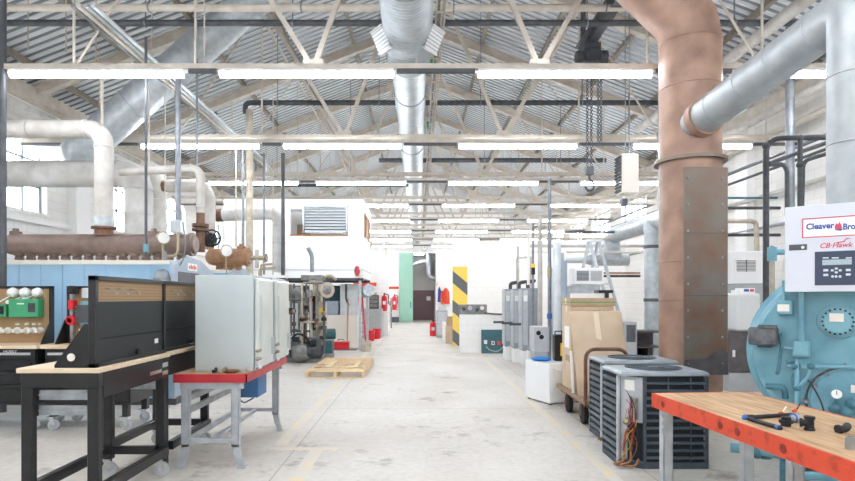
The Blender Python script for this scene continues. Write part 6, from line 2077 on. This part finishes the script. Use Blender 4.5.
# bracket that holds the first one
struct(MB().b(-1.72, -1.25, 23.85, 24.3, 0, 3.4), 'wall_stub_end', 'white_brick_end')
t = root('wall_rack', 'grey metal rack with small equipment by the end wall', 'rack', (X(388, 30), 30, 0))
for px in (385.5, 391):
    for yy in (30, 30.5):
        MB().cyl((X(px, 30), yy, 0), (X(px, 30), yy, Z(298, 30)), .025, n=8).build('leg', 'grey_pipe', t, W=True)
for py in (313, 306, 299):
    MB().b(X(385, 30), X(391.5, 30), 29.97, 30.53, Z(py, 30), Z(py, 30) + .03).build('shelf', 'pale_grey', t, W=True)
for px, py in ((387, 313), (389, 306), (387.5, 299)):
    MB().b(X(px - 1.4, 30), X(px + 1.4, 30), 30.05, 30.4, Z(py, 30) + .03, Z(py, 30) + .25).build('equipment_box', 'cabinet_grey', t, W=True)
one(MB().b(X(391, 37.5), X(399, 37.5), 37.3, 37.85, 0, Z(317, 37.5)), 'floor_box', 'dark_grey', 'low grey box on the floor under the fire extinguisher beside the green door', 'box', bevel=.01)
d = 23.0
t = root('base_cabinet', 'pale grey steel cabinet under the orange jacket by the doorway', 'cabinet', (X(442, d), d, 0))
MB().b(X(436.5, d), X(447.5, d), d, d + .6, 0, Z(310.5, d)).build('body', 'cabinet_grey', t, W=True, bevel=.01)
MB().b(X(437.5, d), X(446.5, d), d - .012, d, .1, Z(312, d)).build('door', 'furnace_side', t, W=True)
# coats on hooks
d = 24.0
struct(MB().b(X(437.5, d), 1.36, d + .25, d + .45, 0, 3.2), 'wall_stub_coat', 'white_brick_end')
for (px, w, z0, z1, m, lab) in ((446, .32, Z(304, d), Z(288, d), 'orange_red', 'orange red jacket hanging on the wall beside the striped column'),
                                (439.5, .15, Z(302, d), Z(287, d), 'text_blue', 'dark blue overalls hanging beside the orange red jacket')):
    t = root('hanging_jacket', lab, 'jacket', (X(px, d), d + .2, z0))
    zz = z1 - z0
    rs = []
    for h, k, kd in ((0, 1.0, .8), (.2, .95, 1), (.5, .85, 1), (.75, .8, .9), (.9, .55, .7), (1, .2, .3)):
        rs.append([Vector((X(px, d) + math.cos(a) * w / 2 * k * (1 + .12 * math.sin(5 * a + h * 4)), d + .12 + math.sin(a) * .09 * kd * (1 + .15 * math.sin(7 * a)), z0 + zz * h)) for a in [2 * PI * i / 28 for i in range(28)]])
    MB().rings(rs).build('body', m, t, W=True)
    if m == 'orange_red':
        MB().tube([(X(px, d) - .14, d + .12, z0 + zz * .82), (X(px, d) - .2, d + .1, z0 + zz * .5), (X(px, d) - .19, d + .08, z0 + zz * .15)], .06, 10, .1).build('sleeve', m, t, W=True)
    MB().cyl((X(px, d), d + .12, z1 - .02), (X(px, d), d + .25, z1 + .02), .012, n=6).build('hook', 'steel', t, W=True)
one(MB().b(X(438, 23), X(446, 23), 23.1, 23.5, Z(310.5, 23) + .002, Z(306, 23)), 'paper_tray', 'pale_grey', 'pale tray of papers on the pale grey cabinet under the jacket', 'tray', bevel=.01)
carton(X(446, 19.9), X(453.5, 19.9), 19.9, 20.3, 0, Z(326, 19.9), 'brown cardboard box on the floor behind the striped column, bottom one')
carton(X(447, 19.95), X(452.5, 19.95), 19.95, 20.25, Z(326, 19.9) + .002, Z(316.5, 19.95), 'brown cardboard box stacked on the box behind the striped column', m='cardboard_dark')
one(MB().b(X(442.5, 20.6), X(446, 20.6), 20.6, 20.9, 0, Z(322, 20.6)), 'white_carton', 'paper', 'narrow white carton beside the boxes behind the striped column', 'box', bevel=.01)
# clock
t = root('wall_clock', 'round wall clock above the tall doorway', 'clock', (X(424.5, 37.95), 37.95, Z(248, 37.95)))
p = Vector((X(424.5, 37.95), 37.98, Z(248, 37.95)))
MB().lathe([(0, .2), (.05, .2), (.06, .17)], p, (0, -1, 0), 28).build('case', 'beige_metal', t, W=True)
MB().lathe([(.055, .165), (.063, .165)], p, (0, -1, 0), 28).build('face', 'clock_face', t, W=True)
mb = MB().bar(p + Vector((0, -.068, 0)), p + Vector((-.05, -.068, .07)), .02, .006, (0, -1, 0)); mb.bar(p + Vector((0, -.07, 0)), p + Vector((.02, -.07, .13)), .015, .006, (0, -1, 0))
mb.build('hands', 'black_steel', t, W=True)
# corridor pipework
t = root('corridor_pipe', 'silver pipe dropping with an elbow in the corridor beyond the doorway', 'pipe', (X(430, 40), 40, 3.0))
MB().tube([at(429, 251, 40), at(429, 277, 40), at(440, 279, 40)], .19, 14, .3).build('run', 'galv_light', t, W=True)
one(MB().tube([at(405, 268, 40.6), at(420, 262, 40.6), at(445, 258, 40.6)], .16, 12, .3), 'corridor_duct', 'galv', 'grey duct crossing under the corridor ceiling', 'duct')
one(MB().b(X(414, 39.8), X(424, 39.8), 39.7, 39.9, 4.62, 4.7), 'corridor_light', 'tube', 'lamp glowing under the corridor ceiling', 'light')

# ================================================================== LIGHT AND CAMERA
w = bpy.data.worlds.new('World')
SC.world = w
w.use_nodes = True
bg = w.node_tree.nodes['Background']
bg.inputs['Color'].default_value = (.93, .97, 1, 1)
bg.inputs['Strength'].default_value = 9

cam = bpy.data.cameras.new('camera')
cam.sensor_width = 36
cam.lens = 24
cam.shift_x = (427.5 - 418) / 855
cam.shift_y = (298 - 240.5) / 855
cam.clip_start = .05
co = bpy.data.objects.new('camera', cam)
COL.objects.link(co)
co.location = (0, 0, 1.6)
co.rotation_euler = (PI / 2, 0, 0)
SC.camera = co
SC.view_settings.view_transform = 'Standard'
SC.view_settings.look = 'None'
SC.view_settings.gamma = 1
SC.view_settings.use_curve_mapping = False
SC.view_settings.exposure = EXPOSURE

SC.cycles.max_bounces = 16
SC.cycles.diffuse_bounces = 9
SC.cycles.glossy_bounces = 4
